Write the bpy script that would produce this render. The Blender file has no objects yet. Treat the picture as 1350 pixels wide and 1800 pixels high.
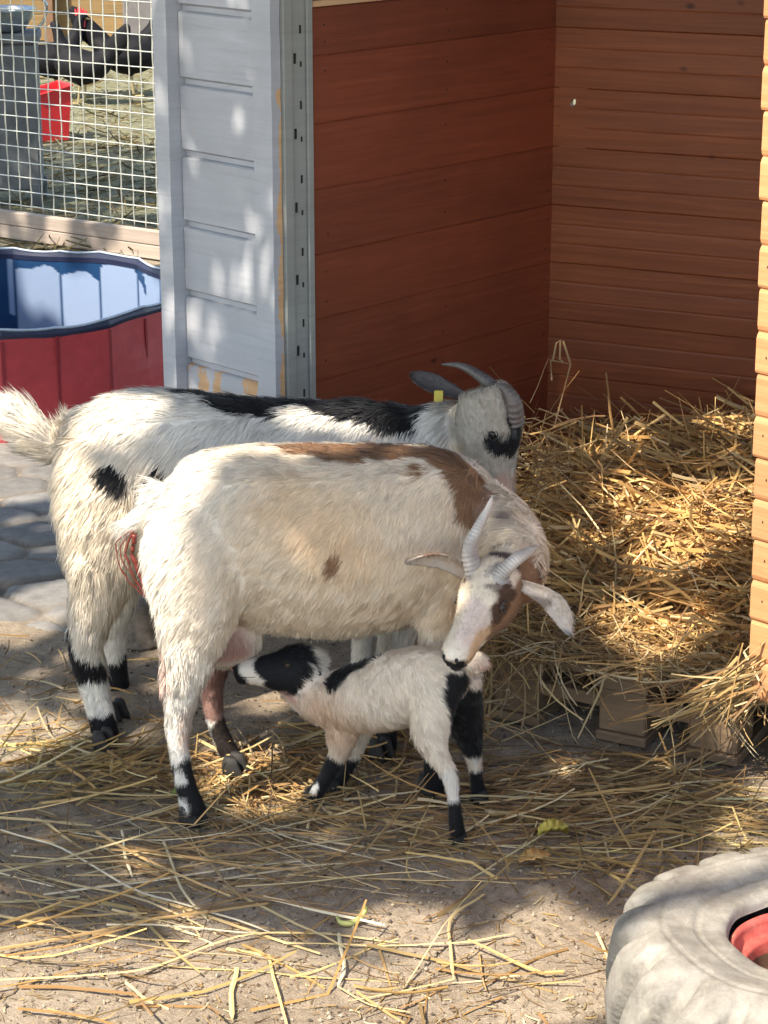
import bpy, math, random
import numpy as np
from mathutils import Vector
random.seed(7); RS = np.random.RandomState(11)
R = math.radians
sc = bpy.context.scene
# ------------------------------------------------------------------ camera
CH, PITCH, FPX, CU, CV = 1.6, R(18), 3850.0, 675.0, 900.0      # photo is 1350 x 1800
cd = bpy.data.cameras.new('camera'); cam = bpy.data.objects.new('camera', cd); sc.collection.objects.link(cam)
cam.location = (0, 0, CH); cam.rotation_euler = (math.pi/2 - PITCH, 0, 0)
cd.sensor_fit = 'VERTICAL'; cd.sensor_height = 24.0; cd.lens = 24.0*FPX/1800.0
cd.clip_start = 0.05; cd.clip_end = 500
sc.camera = cam
# ------------------------------------------------------------------ light
SUN_EL = R(52); SUN_H = np.array([-0.68, -0.73]); SUN_H = SUN_H/np.linalg.norm(SUN_H)
SDIR = np.array([SUN_H[0]*math.cos(SUN_EL), SUN_H[1]*math.cos(SUN_EL), math.sin(SUN_EL)])   # towards the sun
w = bpy.data.worlds.new('World'); sc.world = w; w.use_nodes = True
nt = w.node_tree; bg = nt.nodes['Background']
sky = nt.nodes.new('ShaderNodeTexSky'); sky.sky_type = 'NISHITA'; sky.sun_disc = False
sky.sun_elevation = SUN_EL; sky.sun_rotation = math.atan2(SDIR[0], SDIR[1])
wm = nt.nodes.new('ShaderNodeMix'); wm.data_type = 'RGBA'; wm.blend_type = 'MULTIPLY'; wm.inputs[0].default_value = 1.0
wm.inputs[7].default_value = (1.08, 1.0, .89, 1)      # hazy summer sky, the photo's warm white balance
nt.links.new(sky.outputs[0], wm.inputs[6]); nt.links.new(wm.outputs[2], bg.inputs[0]); bg.inputs[1].default_value = 0.15
sl = bpy.data.lights.new('sun', 'SUN'); sun = bpy.data.objects.new('sun', sl); sc.collection.objects.link(sun)
sl.energy = 3.7; sl.angle = R(0.55); sl.color = (1.0, 0.90, 0.75)
sun.rotation_euler = Vector(SDIR).to_track_quat('Z', 'Y').to_euler(); sun.location = (-3, -5, 9)
sc.view_settings.view_transform = 'Standard'; sc.view_settings.look = 'None'
sc.view_settings.exposure = 1.52; sc.view_settings.gamma = 1.0
sc.cycles.max_bounces = 8; sc.cycles.diffuse_bounces = 5; sc.cycles.transparent_max_bounces = 8

# ------------------------------------------------------------------ helpers
cp, sp = math.cos(PITCH), math.sin(PITCH)
def ray(u, v):
    a, b = (u-CU)/FPX, (CV-v)/FPX
    return np.array([a, cp + b*sp, -sp + b*cp])
def U(u, v, Y):                     # world point at distance Y in front, seen in direction (u, v)
    d = ray(u, v); return np.array([0, 0, CH]) + d*(Y/d[1])
def G(u, v, z=0.0):                 # point of height z
    d = ray(u, v); return np.array([0, 0, CH]) + d*((z-CH)/d[2])
def uv_of(P):
    P = np.atleast_2d(P); q = P - np.array([0, 0, CH])
    dep = q[:, 1]*cp - q[:, 2]*sp; up = q[:, 1]*sp + q[:, 2]*cp
    return CU + FPX*q[:, 0]/dep, CV - FPX*up/dep
def nrm(v): v = np.asarray(v, float); return v/np.maximum(np.linalg.norm(v, axis=-1, keepdims=True), 1e-9)
def hsh(ix, iy, iz, s):
    h = (ix*374761393 + iy*668265263 + iz*2147483647 + s*1274126177) & 0xffffffff
    h = ((h ^ (h >> 13))*1274126177) & 0xffffffff
    return ((h ^ (h >> 16)) & 0xffff)/65535.0
def noise3(P, scale, seed=0):
    P = np.asarray(P, float)*scale; i = np.floor(P).astype(np.int64); f = P-i; f = f*f*(3-2*f); o = 0
    for dx in (0, 1):
        for dy in (0, 1):
            for dz in (0, 1):
                wgt = (f[:, 0] if dx else 1-f[:, 0])*(f[:, 1] if dy else 1-f[:, 1])*(f[:, 2] if dz else 1-f[:, 2])
                o = o + wgt*hsh(i[:, 0]+dx, i[:, 1]+dy, i[:, 2]+dz, seed)
    return o*2-1
def vnoise(P, scale, seed): return np.stack([noise3(P, scale, seed+k) for k in range(3)], 1)

WL = {}
def tag(o, label=None, cat=None, group=None, kind=None):
    if label: o['label'] = label
    if cat: o['category'] = cat
    if group: o['group'] = group
    if kind: o['kind'] = kind
    return o
def empty(name, loc, label, cat, group=None):
    o = bpy.data.objects.new(name, None); sc.collection.objects.link(o); o.location = loc; o.empty_display_size = .05
    WL[o.name] = np.array(loc, float); return tag(o, label, cat, group)
def make(name, V, F, mats, parent=None, smooth=False, col=None, fm=None, loc=None, normals=None):
    V = np.asarray(V, float).reshape(-1, 3)
    if parent is not None: base = WL[parent.name]
    elif loc is not None: base = np.array(loc, float)
    else: base = np.array([(V[:, 0].min()+V[:, 0].max())/2, (V[:, 1].min()+V[:, 1].max())/2, V[:, 2].min()])
    me = bpy.data.meshes.new(name); W = V-base
    if isinstance(F, tuple):            # (loop indices, loop totals)
        li, lt = F
        me.vertices.add(len(W)); me.vertices.foreach_set('co', W.astype(np.float32).ravel())
        me.loops.add(len(li)); me.loops.foreach_set('vertex_index', li.astype(np.int32))
        me.polygons.add(len(lt)); st = np.concatenate([[0], np.cumsum(lt)[:-1]])
        me.polygons.foreach_set('loop_start', st.astype(np.int32)); me.polygons.foreach_set('loop_total', lt.astype(np.int32))
        me.update(calc_edges=True); me.validate()
    else:
        me.from_pydata(W.tolist(), [], [list(map(int, f)) for f in F]); me.update()
    for m in (mats if isinstance(mats, (list, tuple)) else [mats]): me.materials.append(m)
    if fm is not None: me.polygons.foreach_set('material_index', np.array(fm, np.int32))
    me.polygons.foreach_set('use_smooth', np.full(len(me.polygons), bool(smooth)))
    if col is not None:
        a = me.color_attributes.new('Col', 'FLOAT_COLOR', 'POINT'); c = np.ones((len(W), 4), np.float32); c[:, :3] = col
        a.data.foreach_set('color', c.ravel())
    if normals is not None: me.normals_split_custom_set_from_vertices(np.asarray(normals, np.float32).tolist())
    o = bpy.data.objects.new(name, me); sc.collection.objects.link(o)
    if parent is not None:
        o.parent = parent; WL[o.name] = base
    else:
        o.location = base; WL[o.name] = base
    return o
class MB:
    def __init__(s): s.V, s.F, s.M, s.C = [], [], [], []
    def n(s): return sum(len(v) for v in s.V)
    def add(s, V, F, m=0, c=None):
        k = s.n(); V = np.asarray(V, float); s.V.append(V); s.F += [[i+k for i in f] for f in F]; s.M += [m]*len(F)
        s.C.append(np.tile(np.array(c if c is not None else (1, 1, 1), float), (len(V), 1)) if np.ndim(c) < 2 else np.asarray(c))
    def box(s, c, ax, ay, az, h, m=0, b=0.0, c_=None):
        ax, ay, az = nrm(ax), nrm(ay), nrm(az); c = np.asarray(c, float)
        if b <= 0:
            V = [c+ax*h[0]*i+ay*h[1]*j+az*h[2]*k for i in (-1, 1) for j in (-1, 1) for k in (-1, 1)]
            s.add(V, [(0, 1, 3, 2), (4, 6, 7, 5), (0, 4, 5, 1), (2, 3, 7, 6), (0, 2, 6, 4), (1, 5, 7, 3)], m, c_); return
        V = []; idx = {}
        for i in (-1, 1):
            for j in (-1, 1):
                for k in (-1, 1):
                    for q in range(3):
                        e = [h[0]-b, h[1]-b, h[2]-b]; e[q] = h[q]
                        idx[(i, j, k, q)] = len(V); V.append(c+ax*e[0]*i+ay*e[1]*j+az*e[2]*k)
        F = []
        for q, (a1, a2) in ((0, (1, 2)), (1, (0, 2)), (2, (0, 1))):
            for sg in (-1, 1):
                f = []
                for (p, r) in ((-1, -1), (1, -1), (1, 1), (-1, 1)):
                    t = [0, 0, 0]; t[q] = sg; t[a1] = p; t[a2] = r; f.append(idx[(t[0], t[1], t[2], q)])
                F.append(f)
        for q in range(3):
            a1, a2 = [x for x in range(3) if x != q]
            for p in (-1, 1):
                for r in (-1, 1):
                    t0 = [0]*3; t1 = [0]*3; t0[q] = -1; t1[q] = 1; t0[a1] = t1[a1] = p; t0[a2] = t1[a2] = r
                    F.append([idx[(*t0, a1)], idx[(*t1, a1)], idx[(*t1, a2)], idx[(*t0, a2)]])
        for i in (-1, 1):
            for j in (-1, 1):
                for k in (-1, 1): F.append([idx[(i, j, k, 0)], idx[(i, j, k, 1)], idx[(i, j, k, 2)]])
        s.add(V, F, m, c_)
    def tube(s, P, rad, n=8, m=0, c=None, flat=1.0, up=(0, 0, 1), cap=True):
        V, F = loft(P, [(r, r*flat) for r in np.broadcast_to(rad, (len(P),))], n, up, cap); s.add(V, F, m, c)
    def prism(s, prof, O, ex, ez, d0, d1, ed, m=0, c=None):   # prof in (ex, ez) swept from d0 to d1 along ed
        O, ex, ez, ed = map(lambda q: np.asarray(q, float), (O, ex, ez, ed)); n = len(prof)
        V = [O+ex*a+ez*b+ed*d for d in (d0, d1) for a, b in prof]
        F = [[i, (i+1) % n, n+(i+1) % n, n+i] for i in range(n)]+[list(range(n))[::-1], list(range(n, 2*n))]
        s.add(V, F, m, c)
    def build(s, name, mats, parent=None, smooth=False, loc=None):
        V = np.concatenate(s.V); C = np.concatenate(s.C)
        me = make(name, V, s.F, mats, parent, smooth, col=C, fm=s.M, loc=loc)
        import bmesh
        b = bmesh.new(); b.from_mesh(me.data); bmesh.ops.recalc_face_normals(b, faces=b.faces); b.to_mesh(me.data); b.free()
        return me
def loft(P, RR, n=16, up=(0, 0, 1), cap=True):
    P = [np.asarray(p, float) for p in P]; V = []; F = []; k = len(P); up = np.asarray(up, float)
    for i in range(k):
        t = nrm(P[min(i+1, k-1)]-P[max(i-1, 0)])
        sd = np.cross(t, up)
        if np.linalg.norm(sd) < .15: sd = np.cross(t, np.array([1.0, 0, 0]))
        sd = nrm(sd); u2 = nrm(np.cross(sd, t)); rx, ry = RR[i]
        for j in range(n):
            a = 2*math.pi*j/n; V.append(P[i]+sd*math.cos(a)*rx+u2*math.sin(a)*ry)
    for i in range(k-1):
        for j in range(n): F.append((i*n+j, i*n+(j+1) % n, (i+1)*n+(j+1) % n, (i+1)*n+j))
    if cap:
        F.append(tuple(range(n))[::-1]); F.append(tuple((k-1)*n+j for j in range(n)))
    return np.array(V), F
def cat(P, m=6):                 # Catmull-Rom through rows of any width
    P = np.array(P, float); Q = np.vstack([2*P[0]-P[1], P, 2*P[-1]-P[-2]]); o = []
    for i in range(1, len(Q)-2):
        for t in np.linspace(0, 1, m, endpoint=False):
            a, b, c, d = Q[i-1:i+3]; o.append(.5*(2*b+(c-a)*t+(2*a-5*b+4*c-d)*t*t+(3*b-a-3*c+d)*t**3))
    o.append(P[-1]); return np.array(o)

# ------------------------------------------------------------------ materials
def newmat(name):
    m = bpy.data.materials.new(name); m.use_nodes = True; t = m.node_tree; b = t.nodes['Principled BSDF']; return m, t, b
def N(t, ty, **k):
    n = t.nodes.new(ty)
    for a, v in k.items():
        if a.startswith('i_'): n.inputs[a[2:]].default_value = v
        else: setattr(n, a, v)
    return n
def ramp(t, fac, st, interp='LINEAR'):
    r = N(t, 'ShaderNodeValToRGB'); r.color_ramp.interpolation = interp; e = r.color_ramp.elements
    while len(e) < len(st): e.new(.5)
    for q, (p, c) in zip(e, st): q.position = p; q.color = (*c, 1)
    t.links.new(fac, r.inputs[0]); return r.outputs[0]
def mixc(t, fac, a, b, mode='MIX'):
    m = N(t, 'ShaderNodeMix', data_type='RGBA', blend_type=mode)
    for s, v in ((m.inputs[0], fac), (m.inputs[6], a), (m.inputs[7], b)):
        if isinstance(v, (int, float)): s.default_value = v
        elif isinstance(v, tuple): s.default_value = (*v, 1)
        else: t.links.new(v, s)
    return m.outputs[2]
def tnoise(t, vec, scale, detail=6, rough=.6, dist=0.0):
    n = N(t, 'ShaderNodeTexNoise'); n.inputs['Scale'].default_value = scale; n.inputs['Detail'].default_value = detail
    n.inputs['Roughness'].default_value = rough; n.inputs['Distortion'].default_value = dist
    if vec is not None: t.links.new(vec, n.inputs['Vector'])
    return n.outputs[0]
def tcoord(t, scale=(1, 1, 1), rotz=0.0):
    g = N(t, 'ShaderNodeNewGeometry'); mp = N(t, 'ShaderNodeMapping'); mp.inputs['Scale'].default_value = scale
    r0 = N(t, 'ShaderNodeVectorRotate', rotation_type='Z_AXIS'); r0.inputs['Angle'].default_value = rotz
    t.links.new(g.outputs['Position'], r0.inputs['Vector']); t.links.new(r0.outputs[0], mp.inputs['Vector']); return mp.outputs[0]
def bump(t, b, h, s=.3, d=.01):
    n = N(t, 'ShaderNodeBump'); n.inputs['Strength'].default_value = s; n.inputs['Distance'].default_value = d
    t.links.new(h, n.inputs['Height']); t.links.new(n.outputs[0], b.inputs['Normal'])
def attr(t): return N(t, 'ShaderNodeAttribute', attribute_name='Col').outputs[0]
def vcmat(name, rough=.6, nz=0, namp=.25, spec=.3, bmp=0):
    m, t, b = newmat(name); c = attr(t)
    if nz:
        f = tnoise(t, tcoord(t), nz, 6); c = mixc(t, 1.0, c, ramp(t, f, [(.25, (1-namp,)*3), (.75, (1+namp,)*3)]), 'MULTIPLY')
        if bmp: bump(t, b, f, bmp, .004)
    t.links.new(c, b.inputs['Base Color']); b.inputs['Roughness'].default_value = rough; b.inputs['Specular IOR Level'].default_value = spec
    return m
def wood(name, c0, c1, az, rough=.55, knots=True, pitch=.132, z0=0.0, grain=1.0):
    m, t, b = newmat(name); v = tcoord(t, (1.6, 1.6, 34), az)
    # board index shifts the grain from board to board
    g = N(t, 'ShaderNodeNewGeometry'); s = N(t, 'ShaderNodeSeparateXYZ'); t.links.new(g.outputs['Position'], s.inputs[0])
    q = N(t, 'ShaderNodeMath', operation='SUBTRACT'); t.links.new(s.outputs[2], q.inputs[0]); q.inputs[1].default_value = z0
    d = N(t, 'ShaderNodeMath', operation='DIVIDE'); t.links.new(q.outputs[0], d.inputs[0]); d.inputs[1].default_value = pitch
    fl = N(t, 'ShaderNodeMath', operation='FLOOR'); t.links.new(d.outputs[0], fl.inputs[0])
    wn = N(t, 'ShaderNodeTexWhiteNoise', noise_dimensions='1D'); t.links.new(fl.outputs[0], wn.inputs['W'])
    ad = N(t, 'ShaderNodeVectorMath', operation='MULTIPLY_ADD'); t.links.new(wn.outputs['Color'], ad.inputs[0]); ad.inputs[1].default_value = (9, 9, 9); t.links.new(v, ad.inputs[2])
    f = tnoise(t, ad.outputs[0], 1.6, 8, .62, 1.2)
    col = ramp(t, f, [(.25, c0), (.55, tuple((a+b_)/2 for a, b_ in zip(c0, c1))), (.78, c1)])
    bv = ramp(t, wn.outputs['Value'], [(0, (.90, .90, .90)), (1, (1.08, 1.07, 1.05))])
    col = mixc(t, 1.0, col, bv, 'MULTIPLY')
    big = tnoise(t, tcoord(t), 3.0, 3)
    col = mixc(t, 1.0, col, ramp(t, big, [(.3, (.86,)*3), (.7, (1.12,)*3)]), 'MULTIPLY')
    if knots:
        vo = N(t, 'ShaderNodeTexVoronoi'); vo.inputs['Scale'].default_value = 1.0
        t.links.new(tcoord(t, (3.6, 3.6, 6.0), az), vo.inputs['Vector'])
        k = ramp(t, vo.outputs[0], [(.018, (.14, .11, .1)), (.035, (.45, .36, .32)), (.055, (1, 1, 1))])
        col = mixc(t, 1.0, col, k, 'MULTIPLY')
    t.links.new(col, b.inputs['Base Color']); b.inputs['Roughness'].default_value = rough; b.inputs['Specular IOR Level'].default_value = .35
    bump(t, b, f, .35*grain, .003); return m
def paint(name, peel=0.0, az=0.0, c=(.43, .44, .475), dark=1.0):
    m, t, b = newmat(name)
    f = tnoise(t, tcoord(t, (2, 2, 30), az), 2.2, 8, .65, .8); f2 = tnoise(t, tcoord(t), 6, 5)
    col = ramp(t, f, [(.22, tuple(q*.62*dark for q in c)), (.42, tuple(q*.95*dark for q in c)), (.75, tuple(q*1.12*dark for q in c))])
    col = mixc(t, ramp(t, f2, [(.35, (0, 0, 0)), (.8, (1, 1, 1))]), col, tuple(q*.82*dark for q in c))
    a = attr(t); # vertex colour holds the amount of bare wood (0..1)
    s = N(t, 'ShaderNodeSeparateColor'); t.links.new(a, s.inputs[0])
    n2 = tnoise(t, tcoord(t, (3, 3, 1.0), az), 9, 6, .7)
    ms = N(t, 'ShaderNodeMath', operation='ADD'); t.links.new(n2, ms.inputs[0]); t.links.new(s.outputs[0], ms.inputs[1])
    mk = ramp(t, ms.outputs[0], [(.98, (0, 0, 0)), (1.03, (1, 1, 1))])
    bare = ramp(t, f, [(.3, (.50, .28, .13)), (.7, (.66, .43, .24))])
    col = mixc(t, mk, col, bare); t.links.new(col, b.inputs['Base Color']); b.inputs['Roughness'].default_value = .6
    bump(t, b, f, .3, .002); return m
def plain(name, c, rough=.5, metal=0.0, nz=20, amp=.15, bmp=.1):
    m, t, b = newmat(name); f = tnoise(t, tcoord(t), nz, 5)
    t.links.new(mixc(t, 1.0, c, ramp(t, f, [(.3, (1-amp,)*3), (.7, (1+amp,)*3)]), 'MULTIPLY'), b.inputs['Base Color'])
    b.inputs['Roughness'].default_value = rough; b.inputs['Metallic'].default_value = metal
    if bmp: bump(t, b, f, bmp, .003)
    return m
def ground_mat():
    m, t, b = newmat('ground_soil'); P = tcoord(t)
    a = tnoise(t, P, 2.2, 8, .62); f = tnoise(t, P, 60, 8, .75); g = tnoise(t, P, 260, 3, .7)
    c = ramp(t, a, [(.3, (.22, .172, .125)), (.5, (.32, .262, .20)), (.72, (.41, .345, .27))])
    c = mixc(t, 1.0, c, ramp(t, f, [(.3, (.62, .6, .58)), (.5, (.95,)*3), (.72, (1.28, 1.26, 1.22))]), 'MULTIPLY')
    c = mixc(t, 1.0, c, ramp(t, g, [(.3, (.75,)*3), (.7, (1.22,)*3)]), 'MULTIPLY')
    # far yard behind the fence: greenish litter
    s = N(t, 'ShaderNodeSeparateXYZ'); t.links.new(P, s.inputs[0])
    mr = N(t, 'ShaderNodeMapRange'); t.links.new(s.outputs[1], mr.inputs[0]); mr.inputs[1].default_value = 7.7; mr.inputs[2].default_value = 8.6
    gr = ramp(t, tnoise(t, P, 12, 8, .7), [(.3, (.10, .105, .06)), (.55, (.19, .185, .12)), (.75, (.34, .31, .22))])
    c = mixc(t, mr.outputs[0], c, gr)
    t.links.new(c, b.inputs['Base Color']); b.inputs['Roughness'].default_value = .95; b.inputs['Specular IOR Level'].default_value = .15
    ad = N(t, 'ShaderNodeMath', operation='ADD'); t.links.new(f, ad.inputs[0]); t.links.new(g, ad.inputs[1])
    bump(t, b, ad.outputs[0], .7, .006); return m
M = {}
M['ground'] = ground_mat()
def fur_mat(name='coat', tr=.22):
    m, t, b = newmat(name); c = attr(t); t.links.new(c, b.inputs['Base Color']); b.inputs['Roughness'].default_value = .62
    b.inputs['Specular IOR Level'].default_value = .25
    b.inputs['Sheen Weight'].default_value = .12; b.inputs['Sheen Roughness'].default_value = .5
    tl = N(t, 'ShaderNodeBsdfTranslucent'); t.links.new(c, tl.inputs[0])
    mx = N(t, 'ShaderNodeMixShader'); mx.inputs[0].default_value = tr; t.links.new(b.outputs[0], mx.inputs[1]); t.links.new(tl.outputs[0], mx.inputs[2])
    t.links.new(mx.outputs[0], t.nodes['Material Output'].inputs[0]); return m
M['fur'] = fur_mat(); M['skin'] = vcmat('skin', .7, 90, .12, .2)
M['straw'] = fur_mat('straw', .18)

# ------------------------------------------------------------------ ground
def gh(x, y):
    P = np.stack([np.ravel(x), np.ravel(y), np.zeros(np.size(x))], 1)
    k = np.exp(-((P[:, 0])**2/9+(P[:, 1]-3.6)**2/9))
    return (noise3(P, 2.3, 3)*.007+noise3(P, 9, 4)*.0035+noise3(P, 30, 5)*.0018)*k-.006
def lines(a, b, step, far, k=1.35):
    l = list(np.arange(a, b, step)); d = step
    x = a
    pre = []
    while x > -far: d *= k; x -= d; pre.append(x)
    post = []; x = l[-1]; d = step
    while x < far: d *= k; x += d; post.append(x)
    return np.array(pre[::-1]+l+post)
gx, gy = lines(-1.5, 1.1, .012, 120), lines(2.4, 5.2, .012, 140)
X, Y = np.meshgrid(gx, gy); Z = gh(X, Y).reshape(X.shape)
fine = noise3(np.stack([X.ravel(), Y.ravel(), X.ravel()*0], 1), 75, 9).reshape(X.shape)*.0014
Z = Z+np.where((abs(X) < 1.6) & (Y > 2.3) & (Y < 5.3), fine, 0)
nx, ny = len(gx), len(gy); I = np.arange(nx*ny).reshape(ny, nx)
Fq = np.stack([I[:-1, :-1], I[:-1, 1:], I[1:, 1:], I[1:, :-1]], -1).reshape(-1, 4)
g_ = make('ground', np.stack([X, Y, Z], -1).reshape(-1, 3), (Fq.ravel(), np.full(len(Fq), 4)), M['ground'], smooth=True, loc=(0, 0, 0)); tag(g_, kind='structure')
# paving of irregular grey stones behind the goats
def paving():
    m, t, b = newmat('paving_stone'); P = tcoord(t); f = tnoise(t, P, 25, 8, .7)
    c = mixc(t, 1.0, attr(t), ramp(t, f, [(.3, (.7,)*3), (.7, (1.25,)*3)]), 'MULTIPLY')
    t.links.new(c, b.inputs['Base Color']); b.inputs['Roughness'].default_value = .85; bump(t, b, f, .5, .004)
    xs = np.arange(-2.6, -.28, .0125); ys = np.arange(4.12, 5.55, .0125); X, Y = np.meshgrid(xs, ys)
    P = np.stack([X.ravel(), Y.ravel()], 1); P3 = np.column_stack([P, P[:, 0]*0])
    Q = P+np.stack([noise3(P3, 7, 1), noise3(P3, 7, 2)], 1)*.02
    st = RS; pts = []
    r = 0
    for yy in np.arange(4.0, 5.7, .125):
        r += 1
        for xx in np.arange(-2.8, -.1, .21): pts.append((xx+(r % 2)*.105+st.uniform(-.03, .03), yy+st.uniform(-.02, .02)))
    pts = np.array(pts); best = np.full(len(Q), 9.); sec = best.copy(); idx = np.zeros(len(Q), int)
    for i, p in enumerate(pts):
        d = np.hypot((Q[:, 0]-p[0])*.75, Q[:, 1]-p[1]); c1 = d < best
        sec = np.where(c1, best, np.minimum(sec, d)); idx = np.where(c1, i, idx); best = np.where(c1, d, best)
    e = np.clip((sec-best)/.022, 0, 1); tone = st.uniform(.75, 1.15, len(pts))[idx]
    edge = noise3(P3, 5, 8)*.12; xe = np.clip((-.42+edge-P[:, 0])/.12, 0, 1); ye = np.clip((P[:, 1]-4.24-edge)/.1, 0, 1)
    Z = -.016+.020*np.sqrt(e)*xe*ye+noise3(P3, 12, 6)*.0016+st.uniform(-.0015, .0015, len(pts))[idx]
    C = (np.array([.20, .19, .18])*tone[:, None])*e[:, None]+np.array([.17, .14, .11])*(1-e[:, None])
    ny, nx = X.shape; I = np.arange(nx*ny).reshape(ny, nx); Fq = np.stack([I[:-1, :-1], I[:-1, 1:], I[1:, 1:], I[1:, :-1]], -1).reshape(-1, 4)
    o = make('path', np.column_stack([P, Z]), (Fq.ravel(), np.full(len(Fq), 4)), m, smooth=True, col=C, loc=(0, 0, 0)); tag(o, kind='structure')
paving()

# ------------------------------------------------------------------ shed
e1 = np.array([.686, -.727, 0]); e2 = np.array([.661, .75, 0]); e2 = nrm(e2); zz = np.array([0, 0, 1.]); nF = np.array([-.727, -.686, 0])  # front normal
Gc = np.array([.625, 3.43, 0]); Kc = Gc-e1*1.202; Jc = Gc-e1*1.196+e2*.084; dj = nrm(Jc-Kc); Lj = float(np.linalg.norm(Jc-Kc)); nj = np.array([dj[1], -dj[0], 0]); Cc = Jc+e2*.788; eb = nrm(np.array([.903, -.429, 0]))
az1 = -math.atan2(e1[1], e1[0]); az2 = -math.atan2(e2[1], e2[0]); azb = -math.atan2(eb[1], eb[0])
mw_side = wood('stained_side_boards', (.165, .034, .014), (.26, .062, .026), az2, .5, True, .132, .594)
mw_back = wood('stained_back_boards', (.17, .045, .016), (.31, .092, .032), azb, .5, True, .132, .594)
mw_front = wood('pine_siding', (.46, .205, .085), (.60, .32, .155), az1, .5, True, .14, .719)
mw_raw = wood('raw_timber', (.12, .080, .050), (.28, .190, .115), az1, .8, False, .5)
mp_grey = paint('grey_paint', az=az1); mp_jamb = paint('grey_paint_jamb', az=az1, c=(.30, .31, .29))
m_dark = plain('dark_gap', (.02, .018, .015), .9)
shed = empty('shed', (Kc+Gc)/2, 'open wooden shed with grey painted corner, red brown inner walls and orange pine siding', 'shed')
# grey siding of the narrow left wall (boards with V grooves)
mb = MB()
for k in range(-3, 12):
    z0 = .468+.146*k; z1 = z0+.146
    prof = [(0, z0), (.010, z0), (.010, z0+.010), (.022, z0+.016), (.022, z1-.004), (.018, z1-.001), (.010, z1-.0002), (0, z1-.0002)]
    if z0 < 0.03: continue
    c = (.0, 0, 0)
    n_seg = 10
    L0, L1 = .052, .290
    for s_ in range(n_seg):        # pieces along the board so that bare wood can vary
        a, b_ = L0+(L1-L0)*s_/n_seg, L0+(L1-L0)*(s_+1)/n_seg
    bare = .47 if z0 < .35 else (.24 if k % 3 else .30)
    mb.prism(prof, Kc, nF, zz, L0, L1, -e1, 0, (bare, 0, 0))
sid = mb.build('siding', [mp_grey], shed)
def board(name, c, ax, ay, az, h, mat, bare=0.0, b=.003, grad=None):
    m = MB(); m.box(c, ax, ay, az, h, 0, b, (bare, 0, 0)); o = m.build(name, [mat], shed); return o
# corner board with the peeled stretch: split vertically for the bare wood attribute
def vboard(name, O, ex, wx, ey, wy, z0, z1, fn, mat, n=60):
    V, C, F = [], [], []
    for i in range(n+1):
        z = z0+(z1-z0)*i/n
        jx = (RS.rand()-.5)*.0018
        for q in range(7):
            a = [(0, 0), (.35, 0), (.7, 0), (1, 0), (1, 1), (.5, 1), (0, 1)][q]
            V.append(O+ex*(wx*a[0]+(jx if a[0] in (1,) else 0))+ey*wy*a[1]+zz*z); C.append((fn(z, a[0], a[1]), 0, 0))
    for i in range(n):
        for q in range(7): F.append((i*7+q, i*7+(q+1) % 7, (i+1)*7+(q+1) % 7, (i+1)*7+q))
    F.append(tuple(range(7))); F.append(tuple(n*7+q for q in range(7))[::-1])
    m = MB(); m.add(V, F, 0, np.array(C)); return m.build(name, [mat], shed)
def cbare(z, a, b):
    if b > 0: return .2
    k = 0.08
    if z < 1.06: k = .47+.20*a
    if z < .78: k = .58
    if z > 1.0 and z < 1.04 and a > .6: k = .45
    return k
vboard('corner_board', Kc+nF*.002-e1*.056, e1, .056, nF, .024, .02, 1.9, cbare, mp_grey)
vboard('corner_post', Kc-e1*.336, e1, .044, nF, .052, .0, 1.95, lambda z, a, b: .12, mp_grey)
# jamb: wall thickness, with the open ends of the boards
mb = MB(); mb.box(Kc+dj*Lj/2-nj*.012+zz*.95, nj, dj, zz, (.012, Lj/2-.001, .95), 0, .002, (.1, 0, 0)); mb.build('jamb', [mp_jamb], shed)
for f_, w_ in ((.86, .008), (.16, .012)):
    mb = MB(); mb.box(Kc+dj*Lj*f_+nj*.003+zz*.95, nj, dj, zz, (.003, w_, .95), 0, .002, (.1, 0, 0)); mb.build('jamb_strip', [mp_jamb], shed)
for k in range(-2, 11):
    z0 = .468+.146*k+.07
    for f_, dz, w_, h_ in ((.42, 0, .0024, .010), (.60, .055, .0017, .008), (.61, -.012, .0014, .005)):
        mb = MB(); mb.box(Kc+dj*Lj*f_+nj*.0008+zz*(z0+dz), nj, dj, zz, (.0012, w_, h_), 0, 0); mb.build('board_gap', [m_dark], shed)

# inner side wall
def boards(name, O, ed, en, L, z_from, z_to, ref, pitch, mat, t=.02, groove=.0014, steps=None, jig=.001):
    mb = MB(); k0 = math.floor((z_from-ref)/pitch)
    for k in range(k0, 60):
        z0 = ref+pitch*k; z1 = z0+pitch
        if z0 > z_to-.004: break
        z0 = max(z0, z_from); z1 = min(z1, z_to)
        j = RS.uniform(-jig, jig)
        if steps: prof = [(-.0, z0)]+[(t+a+j, z0+(z1-z0)*f) for f, a in steps]+[(0, z1-.0002)]
        else: prof = [(0, z0), (t-groove+j, z0), (t-groove+j, z0+.0008), (t+j, z0+.0022), (t+j, z1-.0018), (t-groove+j, z1-.0010), (t-groove+j, z1-.0002), (0, z1-.0002)]
        mb.prism(prof, O, en, zz, 0, L, ed)
        for sx in (.035, .41, .77):
            for fz in (.28, .72):
                if RS.rand() < .75: mb.box(O+en*(t+j+.0003)+ed*(sx+RS.uniform(-.006, .006))+zz*(z0+(z1-z0)*fz+RS.uniform(-.01, .01)), ed, en, zz, (.0016, .0004, .0016), 1)
    return mb.build(name, [mat, m_dark], shed)
nS = np.array([e2[1], -e2[0], 0])                  # side wall's inner normal (towards the opening)
boards('side_wall', Jc-nS*.02, e2, nS, .805, .066, 1.215, .594, .132, mw_side)
m_up = paint('grey_upper', az=az2, c=(.36, .36, .33))
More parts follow.
